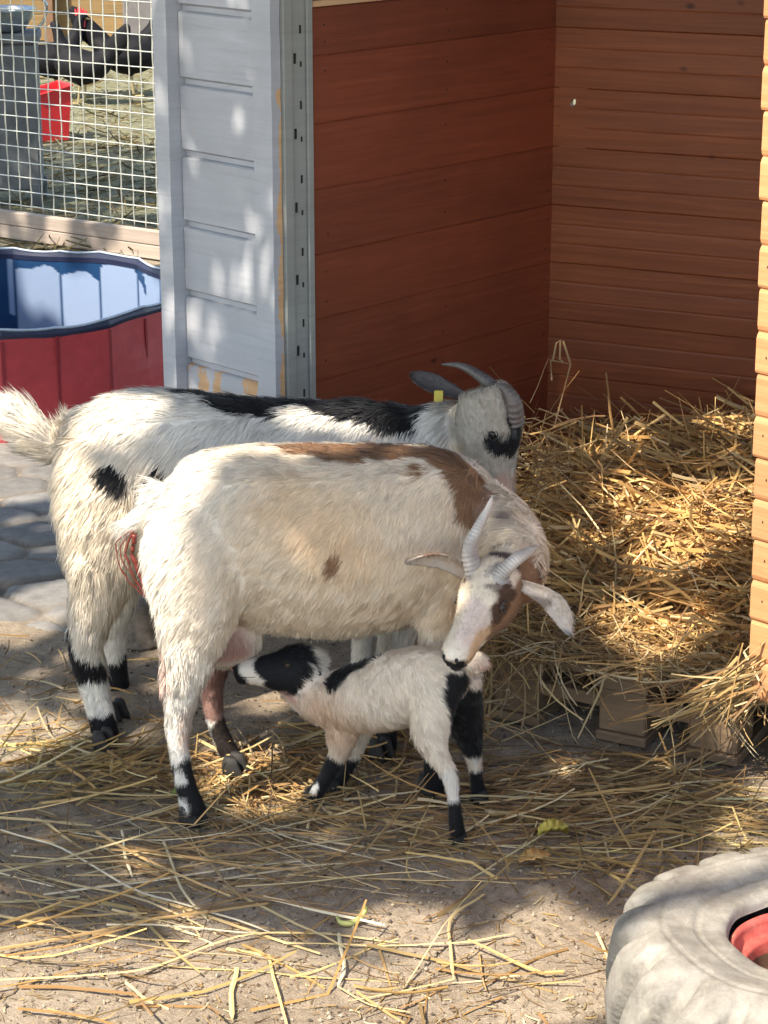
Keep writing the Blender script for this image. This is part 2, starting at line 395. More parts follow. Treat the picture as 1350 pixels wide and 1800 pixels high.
mb = MB(); mb.box(Jc+e2*.39+nS*(-.006)+zz*1.2225, e2, nS, zz, (.39, .008, .006), 0, .001, (.9, 0, 0)); mb.build('ledge', [mp_grey], shed)
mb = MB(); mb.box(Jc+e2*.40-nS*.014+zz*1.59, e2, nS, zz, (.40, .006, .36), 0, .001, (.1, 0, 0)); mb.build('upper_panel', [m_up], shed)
nB = np.array([eb[1], -eb[0], 0]); nB = nB if nB[1] < 0 else -nB
# back wall, round fronted boards, one with a knot hole that daylight comes through
hole = None
stp = [(0, -.0022), (.008, -.0006), (.02, 0), (.30, .0004), (.33, -.0008), (.36, .0006), (.62, 0), (.66, -.0012), (.69, 0), (.985, -.0), (.994, -.0008), (.998, -.0022)]
def back_wall():
    mb = MB(); O = Cc-nB*.02
    # where the ray through the hole meets the wall
    d = ray(1007, 180); A = np.array([0, 0, CH]); tt = np.dot(Cc-A, nB)/np.dot(d, nB); H = A+d*tt; s = np.dot(H-Cc, eb); hz = H[2]
    for k in range(-4, 12):
        z0 = max(.594+.132*k, .066); z1 = .594+.132*(k+1)
        if z1 < .07: continue
        if z0 <= hz < z1:
            s0, s1 = s-.03, s+.03
        prof = [(0, z0)]+[(.02+a, z0+(z1-z0)*f) for f, a in stp]+[(0, z1-.0002)]
        if z0 <= hz < z1:
            mb.prism(prof, O, nB, zz, 0, s-.03, eb); mb.prism(prof, O, nB, zz, s+.03, 1.25, eb)
            n = 24; ring = []; outer = []
            for i in range(n):
                a = 2*math.pi*i/n; rr = .0068*(1+.18*math.sin(2*a+.6)); ring.append((s+rr*math.cos(a)*.9, hz+rr*1.35*math.sin(a)))
                m_ = max(abs(math.cos(a)), abs(math.sin(a))); hw = .034
                zt = z1+.004-hz if math.sin(a) > 0 else hz-z0+.004
                ox, oz = math.cos(a)/m_*hw, math.sin(a)/m_*zt; outer.append((s+ox, hz+oz))
            V = [O+nB*.0196+eb*p+zz*q for p, q in ring]+[O+nB*.0196+eb*p+zz*q for p, q in outer]+[O+eb*p+zz*q for p, q in ring]
            F = [(i, (i+1) % n, n+(i+1) % n, n+i) for i in range(n)]+[(2*n+i, 2*n+(i+1) % n, (i+1) % n, i) for i in range(n)]
            mb.add(V, F)
        else: mb.prism(prof, O, nB, zz, 0, 1.25, eb)
    return mb.build('back_wall', [mw_back], shed)
back_wall()
# front wall of pine siding on the right, two-lobed boards, nailed
mb = MB(); Tf = .026
lob = [(0, -.007), (.010, -.002), (.04, 0), (.42, .0005), (.46, -.0015), (.49, -.0050), (.52, -.002), (.57, 0), (.95, 0), (.985, -.002), (.999, -.007)]
for k in range(-5, 11):
    z0, z1 = .719+.14*k, .719+.14*(k+1)
    if z1 < .2: continue
    z0 = max(z0, .105)
    j = RS.uniform(-.0012, .0012)
    prof = [(0, z0)]+[(Tf+a+j, z0+(z1-z0)*f) for f, a in lob]+[(0, z1-.0002)]
    ln = -.036*(z0-.105); mb.prism(prof, Gc-nF*.012, nF, zz, ln+RS.uniform(-.0015, .0015), 1.1, e1)
    for sx in (.022, .062, .125, .165):
        for fz in (.25, .75):
            P = Gc-nF*.012+nF*(Tf+j+.0004)+e1*(sx+ln+RS.uniform(-.004, .004))+zz*(z0+(z1-z0)*fz+RS.uniform(-.006, .006))
            mb.box(P, e1, nF, zz, (.0011, .0004, .0021), 1)
mb.build('front_wall', [mw_front, m_dark], shed)
# header and roof
mb = MB(); mb.box((Kc+Gc)/2-nF*.02+e1*.5+zz*1.86, e1, nF, zz, (1.62, .02, .11), 0, .003); mb.build('header', [mw_front], shed)
rc = (Kc+Gc)/2+e1*.35-nF*.45+zz*2.02
rx = nrm(e1); ry = nrm(-nF+zz*-.06)
mb = MB(); mb.box(rc, rx, ry, np.cross(rx, ry), (1.35, .85, .02), 0, .004); mb.build('roof', [plain('roof_felt', (.10, .09, .085), .9)], shed)
# far side wall so that no light leaks in from the right
mb = MB(); mb.box(Gc+e1*1.1-nF*.45+zz*1.0, nF, e1, zz, (.47, .012, .93), 0, .003); mb.build('end_wall', [mw_front], shed)
mb = MB(); mb.box(Kc-e1*.30-nF*.40+zz*1.0, nF, e1, zz, (.36, .010, .93), 0, .003); mb.build('outer_wall', [plain('outer_boards', (.3, .31, .32), .7)], shed)

# ------------------------------------------------------------------ pallet
pe1 = nrm(np.array([.888, -.459, 0])); e2p = np.array([-pe1[1], pe1[0], 0]); Fp = np.array([.571, 3.505, 0])      # near right block front
pal = empty('pallet', Fp-pe1*.1+e2p*.3, 'weathered wooden pallet under the straw heap in the shed opening', 'pallet')
for b_ in (.040, .145, .25, .355, .46, .565, .67, .775):
    mb = MB(); mb.box(Fp-pe1*.07+e2p*b_+zz*(.133+RS.uniform(-.001, .001)), pe1, e2p, zz, (.36, .044, .0095), 0, .002); mb.build('deck_board', [mw_raw], pal)
for a in (-.375, -.17, .0, .235):
    m2 = MB(); m2.box(Fp+pe1*a+e2p*.40+zz*.112, pe1, e2p, zz, (.048, .40, .0105), 0, .002); m2.build('stringer_board', [mw_raw], pal)
    m2 = MB(); m2.box(Fp+pe1*a+e2p*.40+zz*.010, pe1, e2p, zz, (.048, .40, .009), 0, .002); m2.build('bottom_board', [mw_raw], pal)
    for b_ in (.05, .40, .75):
        m2 = MB(); m2.box(Fp+pe1*a+e2p*b_+zz*.060, pe1, e2p, zz, (.044, .045, .0400), 0, .003); m2.build('block', [mw_raw], pal)
m2 = MB(); m2.box(Fp-pe1*.19+e2p*.018+zz*.074, pe1, e2p, zz, (.235, .010, .012), 0, .002); m2.build('front_rail', [mw_raw], pal)

# ------------------------------------------------------------------ straw
SC = np.array([(.44, .28, .115), (.54, .37, .165), (.33, .20, .085), (.60, .46, .24), (.24, .145, .07), (.42, .30, .15), (.66, .55, .36), (.36, .22, .09)])
def strands(P0, D, L, W, bend, colr, seed, nseg=5, kink=.15, zmin=None, fold=0.5):
    """curved straw blades; P0 start, D direction, L length, W half width"""
    rs = np.random.RandomState(seed); n = len(P0); D = nrm(D); side = nrm(np.cross(D, rs.normal(size=(n, 3))))
    B = nrm(np.cross(D, side)); pts = [P0]; d = D.copy(); k = rs.uniform(-1, 1, n)[:, None]*bend
    kk = rs.rand(n) < kink; ks = rs.randint(1, nseg, n)
    for s in range(nseg):
        d = nrm(d+side*k/nseg+rs.normal(size=(n, 3))*.05)
        turn = (kk & (ks == s))[:, None]
        d = np.where(turn, nrm(d+nrm(rs.normal(size=(n, 3))*[1, 1, .5])*1.0), d)
        q = pts[-1]+d*(L[:, None]/nseg)
        if zmin is not None: q[:, 2] = np.maximum(q[:, 2], zmin(q[:, 0], q[:, 1])+.002)
        pts.append(q)
    V = []; 
    m = nseg+1; prof = []
    for s in range(m):
        t = nrm(pts[min(s+1, nseg)]-pts[max(s-1, 0)]); sd = nrm(np.cross(t, B)); bb = nrm(np.cross(sd, t)); f = (W*(1-.45*(s/nseg)))[:, None]
        V.append(np.stack([pts[s]+sd*f, pts[s]+bb*f*.45, pts[s]-sd*f], 1))
    V = np.stack(V, 1).reshape(-1, 3)                 # n, m, 3 corner
    base = np.arange(n)[:, None, None]*m*3
    s = np.arange(nseg)[None, :, None]*3; c = np.arange(3)[None, None, :]; c2 = (c+1) % 3
    F = np.stack([base+s+c, base+s+c2, base+s+3+c2, base+s+3+c], -1).reshape(-1, 4)
    C = np.repeat(colr, m*3, 0)
    return V, F, C
def build_strands(name, parts, **k):
    V, F, C, o = [], [], [], 0
    for v, f, c in parts: V.append(v); F.append(f+o); C.append(c); o += len(v)
    V = np.concatenate(V); F = np.concatenate(F); C = np.concatenate(C)
    return make(name, V, (F.ravel(), np.full(len(F), 4)), M['straw'], smooth=False, col=C, **k)
def scol(n, rs, tint=(1, 1, 1)): return SC[rs.randint(0, len(SC), n)]*rs.uniform(.55, 1.2, (n, 1))*np.array(tint)
def heap_h(x, y):
    x = np.asarray(x, float); y = np.asarray(y, float)
    a = (x-Fp[0])*pe1[0]+(y-Fp[1])*pe1[1]; d = (x-Fp[0])*e2p[0]+(y-Fp[1])*e2p[1]
    P = np.stack([np.ravel(x), np.ravel(y), np.ravel(x)*0], 1)
    nz = (noise3(P, 7, 21)*.022+noise3(P, 17, 22)*.012).reshape(x.shape)
    s = np.clip(d/.85, 0, 1); s = s*s*(3-2*s)
    base = .150+.095*s+.06*np.clip((x-.50)/.35, 0, 1)*s
    xl = .17+(y-3.72)*.13; left = np.clip((x-xl+.03)/.20, 0, 1); left = left*left*(3-2*left)     # falls away towards the left
    fr = np.clip((d+.03)/.06, 0, 1)
    return (base*left*fr+nz*np.clip(d/.1, 0, 1)*left)
def in_shed(x, y):
    ins = ((x-Jc[0])*nS[0]+(y-Jc[1])*nS[1] > .01) & ((x-Cc[0])*nB[0]+(y-Cc[1])*nB[1] > .01)
    return ins & ((x-Gc[0])*nF[0]+(y-Gc[1])*nF[1] < -.03)
def heap():
    rs = np.random.RandomState(5)
    n = 13500
    a = rs.uniform(-.95, .50, n); d = rs.uniform(.0, 1.38, n)
    x = Fp[0]+pe1[0]*a+e2p[0]*d; y = Fp[1]+pe1[1]*a+e2p[1]*d; ok = in_shed(x, y); x, y = x[ok], y[ok]; d = d[ok]; ok = x > .14+(y-3.72)*.13; x, y, d = x[ok], y[ok], d[ok]; n = len(x)
    h = heap_h(x, y); z = h+rs.uniform(-.025, .012, n)
    th = rs.normal(0, .9, n)+rs.choice([.2, 1.2, 2.6], n); D = np.stack([np.cos(th), np.sin(th), rs.normal(0, .30, n)], 1)
    L = rs.uniform(.05, .32, n); P0 = np.stack([x, y, z], 1)-D*L[:, None]*.5
    E0 = P0+D*L[:, None]; dmin = np.minimum((P0[:, :2]-Fp[:2])@e2p[:2], (E0[:, :2]-Fp[:2])@e2p[:2])
    ok = (dmin > rs.uniform(-.02, .02, n)) & in_shed(P0[:, 0], P0[:, 1]) & in_shed(P0[:, 0]+D[:, 0]*L, P0[:, 1]+D[:, 1]*L) & (np.minimum(P0[:, 2], P0[:, 2]+D[:, 2]*L) > .02)
    fl = lambda X, Y: np.where(X > -9, .0, 0)
    P = [strands(P0[ok], D[ok], L[ok], np.minimum(rs.gamma(3.0, .00085, ok.sum())+.0007, .0042), .5, scol(ok.sum(), rs, (1.55, 1.45, 1.22)), 6)]
    # longer stems poking out of the heap
    n = 260; i = rs.choice(np.where(ok)[0], n); D2 = np.stack([rs.normal(0, .7, n), rs.normal(0, .5, n), rs.uniform(.1, .9, n)], 1)
    Q = np.stack([x[i], y[i], h[i]-.01], 1); L2 = rs.uniform(.06, .16, n); D2 = nrm(D2); E = Q+D2*L2[:, None]; o2 = in_shed(E[:, 0], E[:, 1])
    P.append(strands(Q[o2], D2[o2], L2[o2], rs.uniform(.001, .0024, o2.sum()), .6, scol(o2.sum(), rs, (1.1, 1.1, 1.1)), 7, kink=.4))
    # blades hanging over the pallet front
    n = 150; a = np.concatenate([rs.uniform(-.43, -.28, 80), rs.uniform(-.28, .16, 70)]); x = Fp[0]+pe1[0]*a-e2p[0]*rs.uniform(-.01, .01, n); y = Fp[1]+pe1[1]*a-e2p[1]*rs.uniform(-.01, .01, n)
    D3 = -e2p[None, :]*rs.uniform(.15, .9, (n, 1))+pe1[None, :]*rs.normal(0, .7, (n, 1))+zz[None, :]*rs.uniform(-.9, .25, (n, 1))
    P.append(strands(np.stack([x, y, rs.uniform(.13, .175, n)], 1), D3, rs.uniform(.05, .18, n), rs.uniform(.001, .0028, n), .8, scol(n, rs), 8, zmin=gh))
    n = 1250; a = rs.uniform(-.47, .14, n); d = np.abs(rs.normal(0, .07, n))+.004; t = rs.uniform(-3.2, 3.2, n)
    P.append(strands(np.stack([Fp[0]+pe1[0]*a+e2p[0]*d, Fp[1]+pe1[1]*a+e2p[1]*d, .147+np.abs(rs.normal(0, .012, n))], 1), np.stack([np.cos(t), np.sin(t)*.7, rs.normal(0, .12, n)], 1), rs.uniform(.03, .14, n), rs.uniform(.0008, .0026, n), .6, scol(n, rs, (1.1, 1.02, .9)), 88))
    n = 150; q = U(938, 820, 3.90)+rs.normal(0, 1, (n, 3))*[.022, .05, .05]; D5 = rs.normal(0, 1, (n, 3))*[.8, .5, .8]; k5 = in_shed(q[:, 0], q[:, 1])
    P.append(strands(q[k5], D5[k5], rs.uniform(.04, .13, k5.sum()), rs.uniform(.0008, .0022, k5.sum()), .7, scol(k5.sum(), rs, (.95, .85, .75)), 95, zmin=lambda x, y: np.full(np.shape(x), .12)))
    # the sheaf sliding off by the pine wall
    n = 70; A = U(1325, 1190, 3.42); B_ = U(1190, 1268, 3.38)
    st = A+rs.normal(0, 1, (n, 3))*[.015, .02, .028]; en = B_+rs.normal(0, 1, (n, 3))*[.05, .02, .03]
    dd = en-st; P.append(strands(st, dd, np.linalg.norm(dd, axis=1)*rs.uniform(.5, 1.25, n), rs.uniform(.001, .003, n), .25, scol(n, rs, (.95, .93, .85)), 9, kink=.05, zmin=gh))
    # straw at the pallet's left end, down to the ground
    n = 220; q = np.stack([rs.normal(.17, .04, n), rs.normal(3.76, .10, n)], 1); z = np.abs(rs.normal(0, .05, n))
    D4 = rs.normal(0, 1, (n, 3))*[1, .8, .45]
    P.append(strands(np.column_stack([q, z]), D4, rs.uniform(.05, .17, n), rs.uniform(.001, .0026, n), .8, scol(n, rs), 10, zmin=gh))
    o = build_strands('straw_heap', P); tag(o, 'heap of loose golden straw piled on the pallet inside the shed', 'straw', kind='stuff')
    # matted core
    xs = np.arange(-.2, 1.55, .02); ys = np.arange(3.0, 5.2, .02); X, Y = np.meshgrid(xs, ys); Z = heap_h(X, Y)-.018
    a = (X-Fp[0])*pe1[0]+(Y-Fp[1])*pe1[1]; d = (X-Fp[0])*e2p[0]+(Y-Fp[1])*e2p[1]
    okp = in_shed(X, Y) & (d > .015) & (a < .55) & (X > .17+(Y-3.72)*.13)
    ny, nx = X.shape; I = np.arange(nx*ny).reshape(ny, nx); Fq = np.stack([I[:-1, :-1], I[:-1, 1:], I[1:, 1:], I[1:, :-1]], -1).reshape(-1, 4)
    k = okp.ravel()[Fq].all(1); Fq = Fq[k]; us = np.unique(Fq); mp = np.full(nx*ny, -1); mp[us] = np.arange(len(us))
    V = np.stack([X.ravel(), Y.ravel(), np.where(((X-Fp[0])*pe1[0]+(Y-Fp[1])*pe1[1] > -.44).ravel(), np.maximum(Z.ravel(), .146), Z.ravel())], 1)[us]; Fq = mp[Fq]
    o = make('straw_mat', V, (Fq.ravel(), np.full(len(Fq), 4)), plain('matted_straw', (.17, .11, .055), .95, 0, 60, .5, .5), smooth=True, loc=(Fp[0], Fp[1], .14)); tag(o, 'matted chaff packed beneath the straw heap', 'chaff', kind='stuff')
heap()
def ground_straw():
    rs = np.random.RandomState(15); parts = []
    def scatter(n, cu, cv, su, sv, L, W, tint=(1, 1, 1), th=None, ang=.5, bend=.5, kink=.2, lift=.006, seed=0):
        u = rs.normal(cu, su, n); v = rs.normal(cv, sv, n); k_ = ~((u > 880) & (v < 1325+(u-1100)*.28)); u, v = u[k_], np.clip(v[k_], 1060, 1900); n = len(u)
        Q = np.array([G(a, b) for a, b in zip(u, v)]); Q[:, 2] = gh(Q[:, 0], Q[:, 1])+np.abs(rs.normal(0, lift, n))+.002
        t = rs.uniform(-math.pi, math.pi, n) if th is None else rs.normal(th, ang, n)
        D = np.stack([np.cos(t), np.sin(t), rs.normal(0, .05, n)], 1); LL = rs.uniform(L[0], L[1], n)
        Q -= D*LL[:, None]*.5; Q[:, 2] = np.maximum(Q[:, 2], gh(Q[:, 0], Q[:, 1])+.002)
        parts.append(strands(Q, D, LL, rs.uniform(W[0], W[1], n), bend, scol(n, rs, tint), 40+seed+len(parts), kink=kink, zmin=gh))
    w1 = (.0012, .003)
    scatter(400, 1080, 1385, 190, 32, (.05, .22), w1, (.8, .76, .7), 0.0, .35, lift=.010)     # band before the pallet
    scatter(150, 1000, 1435, 200, 25, (.06, .26), w1, (.85, .82, .75), -.1, .25)
    scatter(170, 560, 1380, 90, 35, (.05, .2), w1, (1, .95, .8), lift=.012)
    scatter(300, 440, 1370, 75, 28, (.03, .13), w1, (1.05, .98, .85), lift=.010)
    scatter(150, 250, 1350, 80, 28, (.06, .2), w1, (1, 1, .9), .2, .6, lift=.012)
    scatter(80, 90, 1340, 90, 30, (.05, .2), w1, (.95, .98, .8), .1, .6)
    scatter(120, 640, 1300, 80, 30, (.05, .2), w1, (1, .95, .8))
    scatter(85, 330, 1450, 160, 35, (.08, .32), (.001, .0026), (1.05, 1.1, 1.15), -.35, .5)
    scatter(70, 300, 1560, 200, 55, (.12, .45), (.0013, .0032), (1.15, 1.2, 1.3), -.4, .45, .35, .1)
    scatter(70, 560, 1480, 190, 35, (.1, .4), (.001, .0026), (1.1, 1.1, 1.1), .05, .4)
    scatter(40, 250, 1700, 230, 60, (.08, .35), (.0013, .0032), (1.15, 1.1, .9), .15, .45)
    scatter(40, 750, 1620, 260, 90, (.05, .22), (.001, .0026), (1, .95, .85))
    scatter(26, 900, 1760, 190, 50, (.06, .25), (.0013, .003), (1.1, 1, .8))
    scatter(90, 1100, 1500, 160, 25, (.05, .25), w1, (.95, 1, .9))
    scatter(60, 1250, 1420, 70, 40, (.1, .3), w1, (.9, 1, .9), -.3, .3)
    scatter(70, 80, 1230, 90, 60, (.04, .14), w1, (.9, .85, .75))
    n = 3000; u = rs.uniform(-60, 1400, n); v = rs.uniform(1180, 1820, n)      # chopped bits
    Q = np.array([G(a, b) for a, b in zip(u, v)]); Q[:, 2] = gh(Q[:, 0], Q[:, 1])+.003; t = rs.uniform(-3.2, 3.2, n)
    parts.append(strands(Q, np.stack([np.cos(t), np.sin(t), t*0], 1), rs.uniform(.006, .03, n), rs.uniform(.0006, .0016, n), .8, scol(n, rs, (.8, .78, .72)), 90, nseg=3, zmin=gh))
    n = 1100; u = rs.uniform(40, 300, n); v = rs.uniform(110, 450, n); Q = np.array([G(a, b) for a, b in zip(u, v)]); Q[:, 2] += .004; t = rs.uniform(-3.2, 3.2, n)
    parts.append(strands(Q, np.stack([np.cos(t), np.sin(t), rs.normal(0, .15, n)], 1), rs.uniform(.04, .22, n), rs.uniform(.002, .006, n), .8, scol(n, rs, (.40, .45, .38)), 91, nseg=3))
    # a few long stems drawn where the photograph has them
    for pts, w_, tint in (
        ([(0, 1458), (110, 1490), (230, 1560), (330, 1590), (480, 1640)], .0036, (1.3, 1.4, 1.6)),
        ([(0, 1722), (120, 1716), (260, 1700), (420, 1645), (560, 1640), (700, 1655)], .0034, (1.35, 1.2, .85)),
        ([(430, 1440), (540, 1480), (700, 1520), (800, 1545)], .0028, (1.2, 1.25, 1.3)),
        ([(500, 1490), (650, 1470), (760, 1440)], .0026, (1.1, 1.1, .95)),
        ([(598, 1640), (606, 1700), (592, 1735)], .0036, (1.35, 1.5, 1.6)),
        ([(592, 1735), (650, 1765), (720, 1780)], .0028, (1.2, 1.0, .75)),
        ([(412, 1700), (408, 1745), (412, 1790)], .005, (1.4, 1.3, .9)),
        ([(850, 1570), (790, 1620), (800, 1720)], .0034, (1.25, 1.15, .85)),
        ([(800, 1720), (720, 1740), (610, 1760)], .0026, (1.2, 1.1, .8)),
        ([(1150, 1460), (1110, 1530), (1065, 1590)], .0040, (1.0, .85, .55)),
        ([(500, 1655), (760, 1660), (900, 1640)], .0030, (1.3, 1.2, .9)),
        ([(700, 1480), (900, 1485), (1100, 1492), (1340, 1500)], .0026, (1.2, 1.15, .95)),
        ([(880, 1230), (1010, 1370), (1170, 1440)], .0022, (1, .95, .8)),
        ([(290, 1480), (320, 1560), (370, 1620)], .0034, (1.2, 1.25, 1.2)),
        ([(210, 1460), (230, 1540)], .0030, (1.3, 1.4, 1.5)),
        ([(760, 1395), (715, 1530), (790, 1560)], .0024, (1, .9, .6))):
        q = cat([G(a, b, .004) for a, b in pts], 5); m = len(q); q = q+vnoise(q, 14, 7)*[.004, .004, .001]; rr = np.full(m, w_*.68)*(1+.25*noise3(q, 40, 3)); rr[-1] *= .4
        V, F = loft(q, [(r, r*.4) for r in rr], 4, cap=False)
        parts.append((V, np.array(F), np.tile(np.array([.55, .46, .30])*np.array(tint), (len(V), 1))))
    o = build_strands('straw_litter', parts, loc=(0, 3.3, 0)); tag(o, 'loose straw strewn over the trodden ground around the goats', 'straw', kind='stuff')
    # crumbs of soil and droppings
    n = 5200; u = rs.uniform(-80, 1450, n); v = rs.uniform(1120, 1830, n)
    Q = np.array([G(a, b) for a, b in zip(u, v)]); r = np.minimum(rs.gamma(2.0, .0009, n)+.0007, .0042); Q[:, 2] = gh(Q[:, 0], Q[:, 1])+r*.4
    oct_ = np.array([(1, 0, 0), (0, 1, 0), (-1, 0, 0), (0, -1, 0), (0, 0, 1), (0, 0, -1)], float)
    V = (Q[:, None, :]+oct_[None]*r[:, None, None]*rs.uniform(.6, 1.3, (n, 6, 1))).reshape(-1, 3)
    T = np.array([(0, 1, 4), (1, 2, 4), (2, 3, 4), (3, 0, 4), (1, 0, 5), (2, 1, 5), (3, 2, 5), (0, 3, 5)])
    F = (np.arange(n)[:, None, None]*6+T[None]).reshape(-1, 3)
    C = np.array([(.20, .16, .12), (.27, .22, .17), (.09, .07, .055), (.32, .27, .21)])[rs.randint(0, 4, n)]
    o = make('gravel', V, (F.ravel(), np.full(len(F), 3)), vcmat('crumbs', .95), col=np.repeat(C, 6, 0), loc=(0, 3.3, 0)); tag(o, 'crumbs of soil, grit and droppings on the ground', 'grit', kind='stuff')
ground_straw()

# ------------------------------------------------------------------ folding pool
def pool():
    c = np.array([-1.13, 6.04, 0]); Rr, Hh, n, T = .555, .30, 24, .009
    root = empty('folding_pool', c, 'round folding pet pool with red outside and blue inside, left of the shed', 'pool')
    red = plain('red_vinyl', (.42, .048, .055), .42, 0, 30, .12, .15); m, t, b = newmat('blue_lining'); t.links.new(attr(t), b.inputs['Base Color']); b.inputs['Roughness'].default_value = .28; blue = m
    bump(t, b, tnoise(t, tcoord(t), 26, 5), .25, .004)
    hem = plain('hem', (.02, .025, .06), .5); trim = plain('pale_trim', (.45, .52, .62), .4)
    def ring(r, z, s, a_off=0.0, k=5, seed=0):
        P = []
        r0 = r
        for i in range(n):
            a0, a1 = 2*math.pi*i/n, 2*math.pi*(i+1)/n
            j0, j1 = [1+.016*math.sin(i_ % n*2.4+1.0) for i_ in (i, i+1)]; p0, p1 = np.array([math.cos(a0), math.sin(a0)])*j0, np.array([math.cos(a1), math.sin(a1)])*j1
            for q in range(k):
                f = q/k; p = p0*(1-f)+p1*f; sag = 4*f*(1-f)*s+(z/.3)**3*.006*math.sin((i+f)*2.1); P.append((c[0]+p[0]*r, c[1]+p[1]*r, z+sag))
        return np.array(P)
    k = 6
    def band(name, rows, mats, col=None):
        m_ = len(rows[0]); V = np.concatenate(rows); F = []
        for j in range(len(rows)-1):
            for i in range(m_): F.append((j*m_+i, j*m_+(i+1) % m_, (j+1)*m_+(i+1) % m_, (j+1)*m_+i))
        return make(name, V, F, mats, root, smooth=False, col=col)
    def wav(rows, amp, seed):
        o = []
        for r in rows:
            d = r-c; d[:, 2] = 0; d = nrm(d); o.append(r+d*(noise3(r, 9, seed)*amp)[:, None])
        return o
    zs = np.linspace(.0, Hh-.022, 9)
    rows = wav([ring(Rr+T+(.006*math.sin(z*9)), z, 0, k=k) for z in zs], .006, 3); band('outer_wall', rows, red)
    seam_m = plain('seam_red', (.22, .012, .02), .5)
    for i in range(n):
        a = 2*math.pi*i/n; d = np.array([math.cos(a), math.sin(a), 0]); tt = np.array([-d[1], d[0], 0])
        mb = MB(); mb.box(c+d*((Rr+T+.004)*(1+.016*math.sin(i*2.4+1.0))+.001)+zz*(Hh/2-.01), d, tt, zz, (.002, .0045, Hh/2-.014), 0, .001)
        mb.build('fold_seam', [seam_m], root)
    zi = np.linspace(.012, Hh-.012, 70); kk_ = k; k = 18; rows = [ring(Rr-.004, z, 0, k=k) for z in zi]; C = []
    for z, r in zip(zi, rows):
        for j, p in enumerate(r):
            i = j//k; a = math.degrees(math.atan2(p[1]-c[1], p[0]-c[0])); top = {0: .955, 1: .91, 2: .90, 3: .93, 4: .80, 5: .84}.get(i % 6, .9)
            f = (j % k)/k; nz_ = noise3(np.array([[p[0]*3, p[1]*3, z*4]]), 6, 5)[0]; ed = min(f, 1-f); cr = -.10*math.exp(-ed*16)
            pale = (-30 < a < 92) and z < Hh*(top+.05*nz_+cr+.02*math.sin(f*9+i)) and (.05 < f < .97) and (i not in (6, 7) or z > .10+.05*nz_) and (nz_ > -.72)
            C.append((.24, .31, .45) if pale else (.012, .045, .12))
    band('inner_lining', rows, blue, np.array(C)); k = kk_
    band('rim', [ring(Rr+T+.001, Hh-.026, 0, k=k), ring(Rr+T+.006, Hh-.012, 0, k=k), ring(Rr+T+.003, Hh-.002, -.004, k=k), ring(Rr-.006, Hh-.002, -.004, k=k), ring(Rr-.009, Hh-.015, 0, k=k), ring(Rr-.006, Hh-.03, 0, k=k)], hem)
    r = ring(Rr+.002, Hh+.002, -.004, k=k); V, F = loft(np.vstack([r, r[:1]]), [(.0035, .0035)]*(len(r)+1), 6, cap=False); make('rim_piping', V, F, trim, root, smooth=True)
    V = [(c[0], c[1], .012)]+[(c[0]+math.cos(2*math.pi*i/48)*(Rr-.006), c[1]+math.sin(2*math.pi*i/48)*(Rr-.006), .012) for i in range(48)]
    make('pool_floor', V, [(0, 1+i, 1+(i+1) % 48) for i in range(48)], blue, root, col=np.tile([.03, .10, .26], (49, 1)))
pool()

